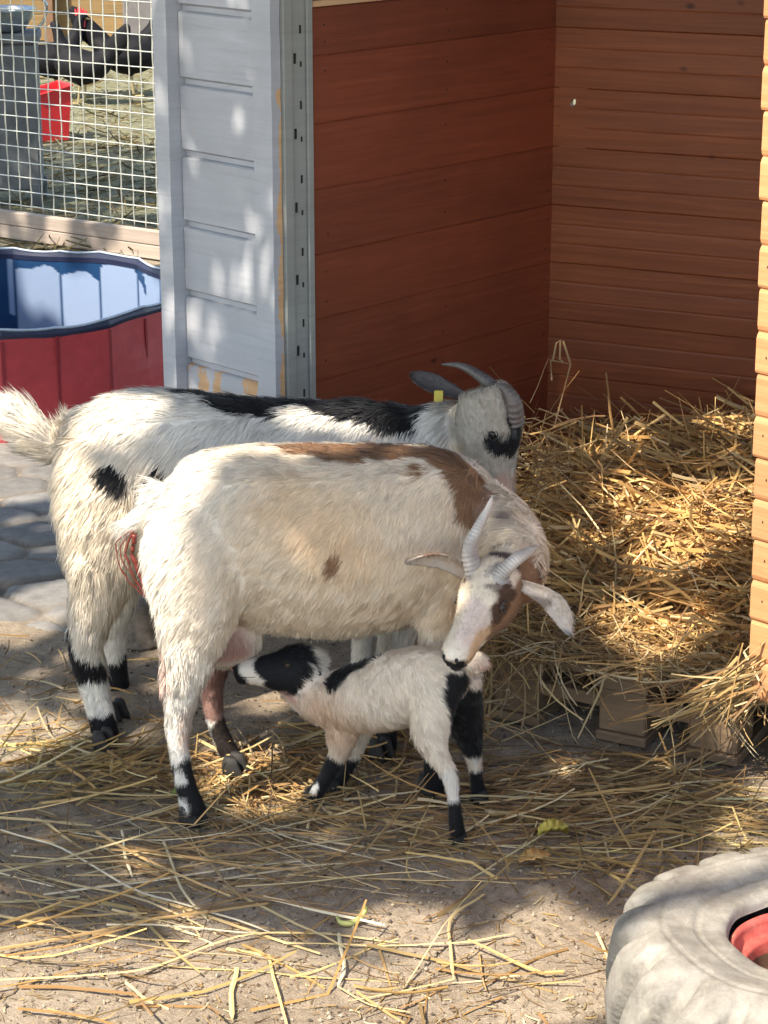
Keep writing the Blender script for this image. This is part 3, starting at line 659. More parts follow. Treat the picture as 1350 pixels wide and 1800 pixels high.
# ------------------------------------------------------------------ tyre
def tyre():
    c = np.array([.560, 2.55, 0]); Ro, Hh = .268, .205
    root = empty('tractor_tyre', c, 'old tyre painted dirty white lying flat with red rim, lower right corner', 'tyre')
    m, t, b = newmat('painted_rubber'); P = tcoord(t); f = tnoise(t, P, 9, 8, .7, 1.2); g = tnoise(t, P, 45, 8, .75)
    col = ramp(t, f, [(.28, (.14, .125, .105)), (.45, (.225, .21, .185)), (.68, (.30, .28, .245))])
    col = mixc(t, 1.0, col, ramp(t, g, [(.3, (.72, .7, .68)), (.6, (1.08,)*3)]), 'MULTIPLY')
    vo = N(t, 'ShaderNodeTexVoronoi', feature='DISTANCE_TO_EDGE'); vo.inputs['Scale'].default_value = 11
    ds = N(t, 'ShaderNodeVectorMath', operation='MULTIPLY_ADD'); n3 = N(t, 'ShaderNodeTexNoise'); n3.inputs['Scale'].default_value = 14; t.links.new(P, n3.inputs['Vector'])
    t.links.new(n3.outputs['Color'], ds.inputs[0]); ds.inputs[1].default_value = (.12,)*3; t.links.new(P, ds.inputs[2]); t.links.new(ds.outputs[0], vo.inputs['Vector'])
    ck = ramp(t, vo.outputs['Distance'], [(.0, (1.35, 1.32, 1.25)), (.018, (1, 1, 1))]); col = mixc(t, .55, col, ck, 'MULTIPLY')
    t.links.new(col, b.inputs['Base Color']); b.inputs['Roughness'].default_value = .7; bump(t, b, g, .5, .004)
    prof = [(.108, .178), (.112, .190), (.122, .195), (.140, .196), (.165, .202), (.195, .207), (.222, .204), (.243, .193), (.256, .178), (.262, .155), (.266, .125), (.268, .10), (.266, .07), (.260, .03), (.245, .004), (.20, .0), (.12, .004), (.108, .02)]
    prof = cat(prof, 9); n = 320; k = len(prof); V = []
    NL = 19
    for i in range(n):
        a = 2*math.pi*i/n
        for (r, z) in prof:
            sh = np.clip((r-.205)/.05, 0, 1); tw = np.clip((.19-z)/.15, 0, 1)
            ph = (a*NL/(2*math.pi)+tw*.75) % 1
            lug = 1/(1+math.exp(-(abs(ph-.5)-.17)*70))       # 1 on lug, 0 in groove
            side = np.clip((z-.03)/.03, 0, 1)
            d = (1-lug)*sh*side
            rg = .0022*(abs(r-.150) < .004)+.0016*(abs(r-.196) < .003); wob = math.sin(a*5+1)*.002+math.sin(a*11)*.0015
            rr = r-d*(.015+.014*tw)+wob*sh; z2 = z-rg-d*.010*(1-tw)+(math.sin(a*7+2)*.002 if z > .1 else 0)
            V.append((c[0]+math.cos(a)*rr, c[1]+math.sin(a)*rr, max(z2, 0)))
    F = [(i*k+j, ((i+1) % n)*k+j, ((i+1) % n)*k+j+1, i*k+j+1) for i in range(n) for j in range(k-1)]
    make('tyre_carcass', V, F, m, root, smooth=True)
    pr = [(.107, .168), (.102, .172), (.100, .160), (.099, .146), (.094, .142), (.086, .146), (.083, .140), (.083, .120)]; n = 96; k = len(pr)
    V = [(c[0]+math.cos(2*math.pi*i/n)*r, c[1]+math.sin(2*math.pi*i/n)*r, z) for i in range(n) for r, z in pr]
    F = [(i*k+j, ((i+1) % n)*k+j, ((i+1) % n)*k+j+1, i*k+j+1) for i in range(n) for j in range(k-1)]
    rm, t, b = newmat('red_rim'); f = tnoise(t, tcoord(t), 40, 6, .7); t.links.new(ramp(t, f, [(.3, (.38, .05, .045)), (.6, (.52, .13, .10)), (.75, (.60, .38, .31))]), b.inputs['Base Color']); b.inputs['Roughness'].default_value = .5
    make('rim', V, F, rm, root, smooth=True)
    pr = [(.0825, .125), (.082, .10), (.083, .05), (.085, .012), (.05, .008), (.002, .010)]; k = len(pr)
    V = [(c[0]+math.cos(2*math.pi*i/n)*r, c[1]+math.sin(2*math.pi*i/n)*r, z) for i in range(n) for r, z in pr]
    F = [(i*k+j, ((i+1) % n)*k+j, ((i+1) % n)*k+j+1, i*k+j+1) for i in range(n) for j in range(k-1)]
    make('hollow', V, F, plain('rusty_hollow', (.16, .09, .05), .9, 0, 30, .4, .5), root, smooth=True)
tyre()

# ------------------------------------------------------------------ aviary: fence and what stands behind it
ef = nrm(np.array([-.828, .56, 0])); Ff = np.array([-.80, 7.93, 0]); nf = np.array([-ef[1], ef[0], 0]); nf = -nf if nf[1] > 0 else nf
def fence():
    root = empty('wire_fence', Ff+ef*.7, 'welded wire mesh fence standing on two low boards left of the shed', 'fence')
    kb = wood('kick_board', (.30, .24, .20), (.44, .37, .32), -math.atan2(ef[1], ef[0]), .85, False, .052)
    for z in (.026, .079):
        m = MB(); m.box(Ff+ef*.9+nf*.02+zz*z, ef, nf, zz, (1.2, .018, .0255), 0, .003); m.build('kick_board', [kb], root)
    wire = plain('galvanised_wire', (.62, .62, .56), .35, .6, 60, .2, 0)
    m = MB(); p = .0565; L = 1.75
    for i in range(int(L/p)):
        q = Ff+ef*(i*p-.25); pts = [q+zz*z+nf*(.0016*math.cos(z/p*math.pi+i*math.pi)) for z in np.arange(.10, 1.95, p/2)]
        m.tube(pts, .0026, 4)
    for j in range(32):
        z = .125+j*p; pts = [Ff+ef*s+zz*(z+.002*math.sin(s*3+j))+nf*(.0016*math.cos(s/p*math.pi+j*math.pi)) for s in np.arange(-.3, 1.5, p/2)]
        m.tube(pts, .0026, 4)
    m.build('wire_mesh', [wire], root, smooth=True)
    m = MB(); m.box(Ff-ef*.27+zz*1.0, ef, nf, zz, (.03, .03, 1.0), 0, .004); m.build('post', [kb], root)
    m = MB(); m.box(Ff+ef*1.55+zz*1.0, ef, nf, zz, (.03, .03, 1.0), 0, .004); m.build('post', [kb], root)
fence()
def barn():
    bw = wood('barn_boards', (.17, .115, .05), (.30, .20, .09), 0.1, .8, False, .18)
    root = empty('barn', (-2.2, 15.5, 0), 'dim ochre board wall of an outbuilding beyond the chicken run', 'building')
    m = MB()
    for k in range(14):
        m.box(np.array([-2.4, 15.6, .09+.182*k]), (1, .03, 0), (0, 1, 0), zz, (2.2, .02+.002*(k % 2), .088), 0, .004)
    m.build('wall', [bw], root)
    m = MB(); m.box(np.array([-.95, 15.0, 1.2]), (1, 0, 0), (0, 1, 0), zz, (.75, .45, 1.2), 0, .01); m.build('lean_to', [plain('grey_boards', (.13, .12, .12), .8)], root)
    m = MB()
    for x in (-2.32, -1.72): m.box(np.array([x, 15.5, 1.3]), (1, 0, 0), (0, 1, 0), zz, (.035, .04, 1.3), 0, .005)
    m.build('wall_post', [plain('brown_post', (.16, .09, .05), .8)], root)
barn()
def feeder():
    c = G(18, 365); c = np.array([c[0]-.02, 9.15, 0])
    root = empty('feeder_stand', c, 'dark grey wooden stand behind the mesh with a bowl on top', 'stand')
    gm = plain('grey_timber', (.12, .125, .13), .8, 0, 14, .3)
    m = MB(); m.box(c+zz*.36, (1, .1, 0), (-.1, 1, 0), zz, (.135, .12, .30), 0, .01); m.build('body', [gm], root)
    m = MB(); m.box(c+zz*.68, (1, .1, 0), (-.1, 1, 0), zz, (.15, .135, .018), 0, .004); m.build('top', [gm], root)
    m = MB()
    for x in (-.12, .12):
        for y in (-.1, .1): m = MB(); m.box(c+np.array([x, y, .045]), (1, .1, 0), (-.1, 1, 0), zz, (.018, .018, .045), 0, .003); m.build('leg', [gm], root)
    b0 = c+zz*.70; r2 = empty('feed_bowl', b0, 'dented metal bowl with a bent wire handle on the grey stand', 'bowl')
    st = plain('dull_steel', (.42, .47, .50), .35, .8, 30, .3)
    pr = [(.02, .004), (.09, .004), (.12, .05), (.135, .09), (.142, .094), (.136, .086), (.118, .045), (.086, .010), (.01, .009)]; n = 32; k = len(pr)
    V = [b0+np.array([math.cos(2*math.pi*i/n)*r*(1+.05*math.sin(3*i)), math.sin(2*math.pi*i/n)*r, z]) for i in range(n) for r, z in pr]
    F = [(i*k+j, ((i+1) % n)*k+j, ((i+1) % n)*k+j+1, i*k+j+1) for i in range(n) for j in range(k-1)]
    make('shell', V, F, st, r2, smooth=True)
    h = cat([b0+np.array(q) for q in ((-.14, 0, .08), (-.12, -.01, .15), (-.02, -.02, .185), (.07, -.02, .175), (.12, -.02, .135), (.17, -.02, .13), (.19, -.02, .10), (.17, -.02, .04), (.13, -.02, .0))], 5)
    V, F = loft(h, [(.006, .006)]*len(h), 6); make('handle', V, F, st, r2, smooth=True)
feeder()
def bucket():
    c = G(88, 245); m = MB(); red = plain('red_plastic', (.52, .02, .025), .4, 0, 20, .1)
    root = empty('feed_bin', c, 'red plastic bin standing in the run beside the grey stand', 'bin')
    ax = nrm(np.array([.85, .5, 0])); ay = np.array([-ax[1], ax[0], 0]); a, b_, h = .09, .085, .25
    def rect(s, z, tl=0): return [c+ax*i*a*s+ay*j*b_*s+zz*(z+tl*i) for i, j in ((-1, -1), (1, -1), (1, 1), (-1, 1))]
    V = rect(.8, .0)+rect(1, h, .02)+rect(.93, h, .02)+rect(.74, .02); F = [(3, 2, 1, 0)]
    for j in range(3): F += [(j*4+i, j*4+(i+1) % 4, j*4+4+(i+1) % 4, j*4+4+i) for i in range(4)]
    F.append((12, 13, 14, 15)); m.add(V, F); m.build('tub', [red], root)
    m = MB(); q = rect(1.04, h, .02); 
    for i in range(4):
        p0, p1 = q[i], q[(i+1) % 4]; m.tube([p0, p1], .006, 6)
    m.build('lip', [red], root)
bucket()

# ------------------------------------------------------------------ voxel union of lofted volumes
def union(parts, vox=.007, it=6):
    V, F, k = [], [], 0
    for v, f in parts: V.append(v); F += [tuple(i+k for i in g) for g in f]; k += len(v)
    me = bpy.data.meshes.new('tmp'); me.from_pydata(np.concatenate(V).tolist(), [], [list(map(int, f)) for f in F]); me.update()
    o = bpy.data.objects.new('tmp', me); sc.collection.objects.link(o)
    import bmesh
    b = bmesh.new(); b.from_mesh(me); bmesh.ops.recalc_face_normals(b, faces=b.faces); b.to_mesh(me); b.free()
    r = o.modifiers.new('r', 'REMESH'); r.mode = 'VOXEL'; r.voxel_size = vox
    s = o.modifiers.new('s', 'SMOOTH'); s.factor = .5; s.iterations = it
    dg = bpy.context.evaluated_depsgraph_get(); e = o.evaluated_get(dg); m2 = bpy.data.meshes.new_from_object(e)
    n = len(m2.vertices); V = np.empty(n*3, np.float32); m2.vertices.foreach_get('co', V); V = V.reshape(-1, 3).astype(float)
    NN = np.empty(n*3, np.float32); m2.vertices.foreach_get('normal', NN); NN = NN.reshape(-1, 3).astype(float)
    F = np.array([list(p.vertices) for p in m2.polygons if len(p.vertices) == 4]); 
    bpy.data.objects.remove(o); bpy.data.meshes.remove(me); bpy.data.meshes.remove(m2)
    return V, NN, F
def ell(c, r, ax=None, n=16):
    P = []; RR = []; c = np.array(c, float); ax = np.eye(3) if ax is None else ax
    V, F = [], []
    for i in range(1, n):
        a = math.pi*i/n
        for j in range(n):
            b = 2*math.pi*j/n; q = (math.cos(a)*r[0], math.sin(a)*math.cos(b)*r[1], math.sin(a)*math.sin(b)*r[2]); V.append(c+ax[0]*q[0]+ax[1]*q[1]+ax[2]*q[2])
    for i in range(n-2):
        for j in range(n): F.append((i*n+j, i*n+(j+1) % n, (i+1)*n+(j+1) % n, (i+1)*n+j))
    F.append(tuple(range(n))[::-1]); F.append(tuple((n-2)*n+j for j in range(n))); return np.array(V), F
def sect(rows, m=4, n=20, up=(0, 0, 1)):      # rows: u, v, Y, r_side, r_up
    P = np.array([list(U(r[0], r[1], r[2]))+[r[3], r[4]] for r in rows]); P = cat(P, m); return loft(P[:, :3], P[:, 3:], n, up)
def capsd(P, A, B):
    A, B = np.array(A), np.array(B); ab = B-A; L = max(ab@ab, 1e-9); t = np.clip(((P-A)@ab)/L, 0, 1); return np.linalg.norm(P-(A+t[:, None]*ab), axis=1)
def paint_coat(P, base, patches, warp=.012, ws=28):
    W = P+vnoise(P, ws, 31)*warp+vnoise(P, ws*3.2, 61)*warp*.35
    C = np.tile(np.array(base, float), (len(P), 1))
    for A, B, r, c, *s in patches:
        sf = s[0] if s else .004
        k = np.clip((r-capsd(W, A, B))/sf+.5, 0, 1)[:, None]; C = C*(1-k)+np.array(c)*k
    return C
def fur(name, V, NN, F, n, Lf, flowf, colf, parent, seed, wid=.00075, lift=.13, clump=.014, gap=None):
    rs = np.random.RandomState(seed)
    A, B, C_, D = V[F[:, 0]], V[F[:, 1]], V[F[:, 2]], V[F[:, 3]]
    ar = np.linalg.norm(np.cross(C_-A, D-B), axis=1); pr = ar/ar.sum(); i = rs.choice(len(F), n, p=pr)
    s, t = rs.rand(n, 1), rs.rand(n, 1); bl = lambda Q: (Q[F[i, 0]]*(1-s)+Q[F[i, 1]]*s)*(1-t)+(Q[F[i, 3]]*(1-s)+Q[F[i, 2]]*s)*t
    P = bl(V); Nn = nrm(bl(NN)); L = Lf(P)*rs.uniform(.6, 1.25, n); ok = L > .0015
    if gap is not None: ok &= gap(P)
    P, Nn, L = P[ok], Nn[ok], L[ok]; n = len(P)
    fl = nrm(flowf(P)+vnoise(P, 9, 71)*.22+vnoise(P, 34, 81)*.22)
    fl = nrm(fl-(fl*Nn).sum(1, keepdims=True)*Nn+1e-6)
    cell = np.floor(P/clump).astype(np.int64); cj = np.stack([hsh(cell[:, 0], cell[:, 1], cell[:, 2], q) for q in (1, 2, 3)], 1)*2-1
    cc = (cell+.5)*clump
    d0 = nrm(fl+Nn*lift+cj*.16+rs.normal(size=(n, 3))*.10)
    P0 = P-Nn*.001; P1 = P0+d0*L[:, None]*.5; d1 = nrm(d0-Nn*.06+np.array([0, 0, -.22])+cj*.10+rs.normal(size=(n, 3))*.08)
    P2 = P1+d1*L[:, None]*.5; P2 = P2+((cc+fl*L[:, None])-P2)*.28*np.clip(L/.03, 0, 1)[:, None]
    below = ((P2-P)*Nn).sum(1); P2 = P2+Nn*np.maximum(.003-below, 0)[:, None]
    sd = nrm(np.cross(d0, Nn)+Nn*rs.normal(0, .35, (n, 1))); wd = wid*rs.uniform(.6, 1.3, (n, 1))*np.clip(L/.016, .55, 1.15)[:, None]
    VV = np.stack([P0-sd*wd, P0+sd*wd, P1-sd*wd*.8, P1+sd*wd*.8, P2], 1).reshape(-1, 3)
    k = np.arange(n)[:, None]*5; quad = k+np.array([0, 1, 3, 2]); tri = k+np.array([2, 3, 4])
    li = np.concatenate([quad.ravel(), tri.ravel()]); lt = np.concatenate([np.full(n, 4), np.full(n, 3)])
    col = colf(P)*rs.uniform(.84, 1.10, (n, 1))*(1+cj[:, :1]*.07)
    nn = nrm(Nn[:, None, :]*1.0+rs.normal(0, .16, (n, 1, 3))+cj[:, None, :]*.30+np.stack([d0*-.1, d0*-.1, d0*.0, d0*.0, d1*.28], 1)).reshape(-1, 3)
    col5 = np.repeat(col, 5, 0)
    return make(name, VV, (li, lt), M['fur'], parent, smooth=True, col=col5, normals=nn)

eye_m, t, b = newmat('eye_gloss'); b.inputs['Base Color'].default_value = (.012, .009, .007, 1); b.inputs['Roughness'].default_value = .08
iris_m, t, b = newmat('eye_iris'); b.inputs['Base Color'].default_value = (.06, .035, .015, 1); b.inputs['Roughness'].default_value = .15
def horn_mat(name, c0, c1, sc_=130):
    m, t, b = newmat(name); t.links.new(mixc(t, .6, attr(t), ramp(t, tnoise(t, tcoord(t), 30, 6), [(.3, c0), (.7, c1)])), b.inputs['Base Color']); b.inputs['Roughness'].default_value = .5
    bump(t, b, tnoise(t, tcoord(t), 160, 4), .3, .002); return m
hoofm = plain('hoof_horn', (.016, .014, .012), .75, 0, 60, .3)
def horn(parent, pts, r0, mat, flat=.62, up=(0, 0, 1), c0=(.20, .17, .15), c1=(.48, .45, .41), ridges=26):
    q = cat(pts, 44); n = len(q); V = []; rr = []
    for i in range(n):
        f = i/(n-1); r = r0*(1-f)**.72*(1+.06*math.sin(f*ridges*2*math.pi)*(1-f))+.0009; rr.append((r*flat, r))
    rr = [(a_*sc_, b_*sc_) for (a_, b_), sc_ in zip(rr, np.ones(n))]; V, F = loft(q, rr, 14, up); f = np.repeat(np.linspace(0, 1, n), 14)[:, None]
    return make('horn', V, F, mat, parent, smooth=True, col=np.array(c0)*(1-f)+np.array(c1)*f)
def ear(parent, base, tip, nrml, wd, coat, patches, curl=.012, L=None, seed=3, furn=3500, bend=None):
    base, tip = np.array(base), np.array(tip); d = tip-base; Ls = np.linalg.norm(d); d = d/Ls; nl = nrm(nrml-d*(d@nrml)); sd = np.cross(d, nl); V = []; k = 22; m = 13
    bend = np.zeros(3) if bend is None else bend
    for i in range(k+1):
        f = i/k; wv = wd*(.42+1.0*f)*(1-f**3.2)**.75 if f < .5 else wd*(.92-.02*f)*max(1-((f-.5)/.5)**2.4, 0)**.6
        wv = max(wv, .0012)
        for side in (1, -1):
            for j in range(m):
                g = (j/(m-1)*2-1); cup = curl*(g*g)*(1-f*.5)
                V.append(base+d*Ls*f+bend*math.sin(f*math.pi)+sd*wv*g+nl*(cup+side*(.0022*(1-g*g)*(1-f)+.0004)))
    F = []; row = 2*m
    for i in range(k):
        for j in range(m-1): F.append((i*row+j, i*row+j+1, (i+1)*row+j+1, (i+1)*row+j)); F.append((i*row+m+j+1, i*row+m+j, (i+1)*row+m+j, (i+1)*row+m+j+1))
        F.append((i*row+m, i*row, (i+1)*row, (i+1)*row+m)); F.append((i*row+m-1, i*row+2*m-1, (i+1)*row+2*m-1, (i+1)*row+m-1))
    V = np.array(V); col = paint_coat(V, coat, patches, .006, 40)
    o = make('ear', V, F, M['skin'], parent, smooth=True, col=col)
    Fq = np.array([f for f in F]); me = o.data; NNv = np.empty(len(V)*3, np.float32); me.vertices.foreach_get('normal', NNv); NNv = NNv.reshape(-1, 3)
    fur('ear_fur', V, NNv.astype(float), Fq, furn, lambda P: np.full(len(P), .007), lambda P: np.tile(d, (len(P), 1)), lambda P: paint_coat(P, coat, patches, .006, 40), o, seed, .0007, .2)
    return o
def hoof(parent, P, fw, s=1.0):         # cloven hoof: two wedges
    fw = nrm(np.array([fw[0], fw[1], 0])); sd = np.array([-fw[1], fw[0], 0]); V, F = [], []; mb = MB()
    for g in (-1, 1):
        rows = []
        for (z, a, b_, w_) in ((0, -.020, .026, .0105), (.010, -.020, .024, .011), (.024, -.018, .016, .0105), (.036, -.014, .011, .008)):
            c0 = P+sd*g*.0115*s; rows.append([c0+fw*((a+b_)/2+(b_-a)/2*math.cos(q))*s+sd*w_*s*math.sin(q)*(1 if math.cos(q) < .3 else .7)+zz*z*s for q in np.linspace(0, 2*math.pi, 12, endpoint=False)])
        V = np.array(rows).reshape(-1, 3); n = 12; F = [(i*n+j, i*n+(j+1) % n, (i+1)*n+(j+1) % n, (i+1)*n+j) for i in range(3) for j in range(n)]+[tuple(range(n))[::-1], tuple(3*n+j for j in range(n))]
        mb.add(V, F)
    return mb.build('hoof', [hoofm], parent, smooth=True)
class Head:
    """head frame: o poll, f towards the nose, u forehead side, l the goat's left; L = poll to nose"""
    def __init__(s, o, f, l, L, fat=1.0):
        s.fat = fat
        s.o = np.array(o, float); s.f = nrm(f); l = np.array(l, float); s.l = nrm(l-s.f*(l@s.f)); s.u = np.cross(s.f, s.l); s.k = L/.20
    def p(s, x, y, z): return s.o+(s.f*x+s.l*y+s.u*z)*s.k
    def prims(s):
        k = s.k; rows = [(-.045, 0, -.030, .036, .040), (-.015, 0, -.026, .046, .050), (.02, 0, -.028, .048, .054), (.055, 0, -.030, .042, .049), (.095, 0, -.030, .031, .038), (.135, 0, -.029, .025, .030), (.17, 0, -.030, .024, .026), (.193, 0, -.033, .020, .021), (.203, 0, -.036, .011, .012)]
        P = np.array([list(s.p(*r[:3]))+[r[3]*k*s.fat, r[4]*k*s.fat] for r in rows]); P = cat(P, 4)
        o = [loft(P[:, :3], P[:, 3:], 20, s.u)]
        ax = (s.f, s.l, s.u)
        for g in (-1, 1):
            o.append(ell(s.p(.058, g*.030, .004), (.022*k, .013*k, .013*k), ax, 12))     # brow
            o.append(ell(s.p(.03, g*.026, -.050), (.040*k, .020*k, .026*k), ax, 12))     # cheek
            o.append(ell(s.p(.183, g*.011, -.020), (.014*k, .010*k, .010*k), ax, 10))    # nostril wing
        o.append(ell(s.p(.165, 0, -.056), (.034*k, .016*k, .012*k), ax, 12))            # lower lip and chin
        o.append(ell(s.p(.10, 0, -.056), (.06*k, .018*k, .014*k), ax, 12))
        return o
    def features(s, parent, V, eye_r=.0105, lid=(.05, .04, .035), ex=.062, ez=-.010, lr=.0020, im=None):
        k = s.k; ax = (s.f, s.l, s.u)
        snap = lambda q: V[np.argmin(((V-q)**2).sum(1))]
        for g in (-1, 1):
            c = s.p(ex, g*.05*s.fat, ez); c = snap(c); n_ = nrm(s.l*g+s.u*.25+s.f*.2); c = c-n_*eye_r*.35*k; Ve, F = ell(c, (eye_r*k*1.1, eye_r*k*.7, eye_r*k*.85), ax, 14)
            e = make('eye', Ve, F, im or iris_m, parent, smooth=True)
            Ve, F = ell(c+n_*eye_r*k*.42, (eye_r*k*.72, eye_r*k*.4, eye_r*k*.42), ax, 10); make('pupil', Ve, F, eye_m, e, smooth=True)
            pts = [c+(s.f*math.cos(a)*eye_r*1.25*k+s.u*math.sin(a)*eye_r*1.0*k)+n_*eye_r*.45*k for a in np.linspace(0, 2*math.pi, 17)]
            Ve, F = loft(pts, [(lr*k, lr*k)]*17, 6); make('eyelid', Ve, F, plain('lid', lid, .7), parent, smooth=True)
            Ve, F = ell(snap(s.p(.204, g*.011, -.022)), (.0040*k, .0035*k, .0055*k), ax, 8); make('nostril', Ve, F, m_dark, parent, smooth=True)
        m = [s.p(.203, 0, -.045), s.p(.196, .012, -.046), s.p(.175, .0225, -.046), s.p(.150, .0255, -.043)]
        for g in (1, -1):
            q = cat([snap(x-s.l*2*((x-s.o)@s.l)*(g < 0)) for x in m], 5); Ve, F = loft(q, [(.0016*k, .0011*k)]*len(q), 5); make('mouth_line', Ve, F, m_dark, parent, smooth=True)

def camdir(r, up, tow):          # direction given as right / up / towards the viewer, at the scene's view pitch
    return r*np.array([1., 0, 0])+up*np.array([0, sp, cp])-tow*np.array([0, cp, -sp])
BLACK = (.012, .012, .014); WHITE = (.86, .82, .75); BROWN = (.31, .175, .095); DBROWN = (.10, .055, .035)

# ------------------------------------------------------------------ goat A: the cream and brown mother
def goat_mother():
    YC = 3.42
    root = empty('goat', (U(560, 950, YC)[0], YC, 0), 'horned cream white goat with a brown back patch, bending round to sniff the kid', 'goat')
    pr = [sect([(272, 945, 3.40, .045, .05), (300, 950, 3.40, .075, .085), (345, 944, 3.40, .108, .122), (400, 936, 3.40, .128, .142), (480, 945, 3.41, .148, .155), (580, 950, 3.42, .156, .159), (680, 943, 3.43, .150, .154), (760, 932, 3.44, .128, .138), (820, 945, 3.45, .098, .108), (862, 965, 3.44, .065, .065)]),
          sect([(770, 915, 3.44, .085, .095), (835, 920, 3.43, .076, .080), (880, 948, 3.39, .066, .064), (905, 985, 3.34, .058, .052), (898, 1016, 3.29, .048, .046), (880, 1026, 3.27, .044, .046)], up=(0, 1, .3)),
          sect([(800, 960, 3.40, .07, .09), (800, 1010, 3.40, .06, .07), (790, 1060, 3.40, .03, .03)], up=(0, 1, 0)),
          # near hind leg
          sect([(345, 900, 3.34, .075, .05), (345, 980, 3.30, .082, .055), (348, 1060, 3.285, .070, .052), (335, 1140, 3.285, .047, .040), (322, 1200, 3.285, .033, .030), (314, 1262, 3.285, .022, .022), (315, 1320, 3.28, .0165, .017), (328, 1385, 3.275, .0175, .018), (344, 1432, 3.27, .022, .021)], up=(0, 1, 0)),
          # far hind leg
          sect([(370, 950, 3.48, .08, .05), (385, 1060, 3.50, .060, .045), (378, 1140, 3.51, .034, .030), (372, 1200, 3.515, .022, .022), (378, 1262, 3.52, .0165, .017), (396, 1310, 3.52, .0175, .018), (416, 1346, 3.52, .022, .020)], up=(0, 1, 0)),
          # front legs
          sect([(775, 960, 3.36, .055, .035), (768, 1060, 3.35, .036, .030), (765, 1150, 3.355, .023, .022), (766, 1230, 3.36, .020, .020), (764, 1300, 3.365, .0155, .016), (762, 1350, 3.37, .0175, .018), (764, 1385, 3.38, .021, .020)], up=(0, 1, 0)),
          sect([(735, 960, 3.52, .05, .035), (715, 1060, 3.53, .034, .030), (700, 1140, 3.54, .023, .022), (692, 1200, 3.55, .020, .020), (686, 1260, 3.56, .0155, .016), (681, 1295, 3.56, .0175, .018), (678, 1322, 3.57, .021, .020)], up=(0, 1, 0)),
          # tail
          sect([(300, 870, 3.40, .030, .030), (270, 895, 3.40, .025, .020), (240, 915, 3.39, .016, .012), (222, 922, 3.38, .006, .005)])]
    pr.append(ell(U(398, 1110, 3.40), (.062, .07, .062)))
    H = Head(U(866, 1014, 3.235), camdir(-.43, -.64, .63), camdir(.877, -.150, .446), .168, 1.20)
    pr += H.prims()
    V, NN, F = union(pr, .0062, 5)
    def S(u, v, Y, r, c, u2=None, v2=None, Y2=None, *s): return (U(u, v, Y), U(u2, v2, Y2 if Y2 else Y) if u2 else U(u, v, Y), r, c, *s)
    YN = 3.27
    CREAM = (.84, .72, .56)
    hs = [(H.p(.03, .055, -.05), H.p(.085, .048, -.05), .034, BROWN), (H.p(.02, .055, -.045), H.p(-.03, .05, -.05), .045, BROWN), (H.p(.035, .040, .006), H.p(.075, .042, -.012), .018, DBROWN), (H.p(.08, .046, -.025), H.p(.115, .040, -.040), .013, DBROWN),
          (H.p(.115, .034, -.040), H.p(.12, .030, -.046), .008, BLACK),
          (H.p(.03, -.035, .012), H.p(.015, -.03, .02), .014, DBROWN), (H.p(.008, .02, .02), H.p(.03, -.012, .024), .010, (.42, .37, .33)), (H.p(.045, .03, .014), H.p(.05, .022, .018), .008, (.30, .24, .20)), (H.p(.09, .005, 0), H.p(.15, .012, -.008), .020, (.80, .66, .56)),
          (H.p(.13, .03, -.03), H.p(.175, .016, -.045), .022, (.74, .50, .30)),
          (H.p(.200, -.012, -.028), H.p(.200, .012, -.028), .0135, BLACK), (H.p(.19, .014, -.050), H.p(.19, -.014, -.050), .011, BLACK)]
    patches = [S(560, 1000, YN, .22, CREAM, 780, 1000, None, .18), S(500, 860, YN, .05, (.80, .60, .38), 600, 950, None, .10),
               S(480, 765, 3.42, .016, BROWN, 560, 775), S(550, 780, 3.42, .034, BROWN, 760, 775), S(715, 792, 3.36, .030, BROWN, 735, 800), S(790, 805, 3.42, .036, BROWN, 840, 862, 3.38), S(832, 870, 3.36, .030, BROWN, 858, 905, 3.34), S(590, 790, 3.38, .022, BROWN, 640, 792),
               S(500, 768, 3.46, .012, (.05, .035, .03), 830, 795, 3.47), S(868, 860, 3.38, .020, (.34, .26, .23), 885, 910, 3.33, .02), S(880, 960, 3.25, .022, (.14, .11, .10), 900, 985),
               S(674, 855, YN, .0125, BROWN, 680, 862, None, .006), S(587, 982, YN, .0115, BROWN, 589, 996, None, .006), S(634, 858, YN, .006, (.55, .36, .22)),
               S(300, 1010, 3.33, .012, (.70, .42, .34), 300, 1190, 3.27, .03), S(295, 1200, 3.29, .014, (.20, .10, .07), 292, 1275, 3.29, .010),
               S(340, 1180, 3.28, .012, (.62, .44, .34), 330, 1300, None, .02), S(335, 1362, 3.27, .030, BLACK, 350, 1450), S(306, 1345, 3.26, .008, WHITE, 318, 1376, 3.26),
               S(385, 1180, 3.5, .030, (.24, .13, .11), 378, 1240), S(372, 1200, 3.5, .010, (.50, .30, .24), 378, 1270), S(396, 1290, 3.51, .028, (.035, .025, .022), 425, 1365, 3.51),
               S(764, 1310, 3.37, .05, BLACK, 764, 1400), S(680, 1285, 3.56, .05, BLACK, 678, 1340),
               S(400, 1130, 3.32, .040, (.50, .30, .25), 400, 1160, None, .03)] + hs
    body = make('body', V, (F.ravel(), np.full(len(F), 4)), M['skin'], root, smooth=True, col=paint_coat(V, WHITE, patches)*.85)
    hc = H.p(.07, 0, -.03); ud = U(398, 1125, 3.40); tl = U(262, 900, 3.40)
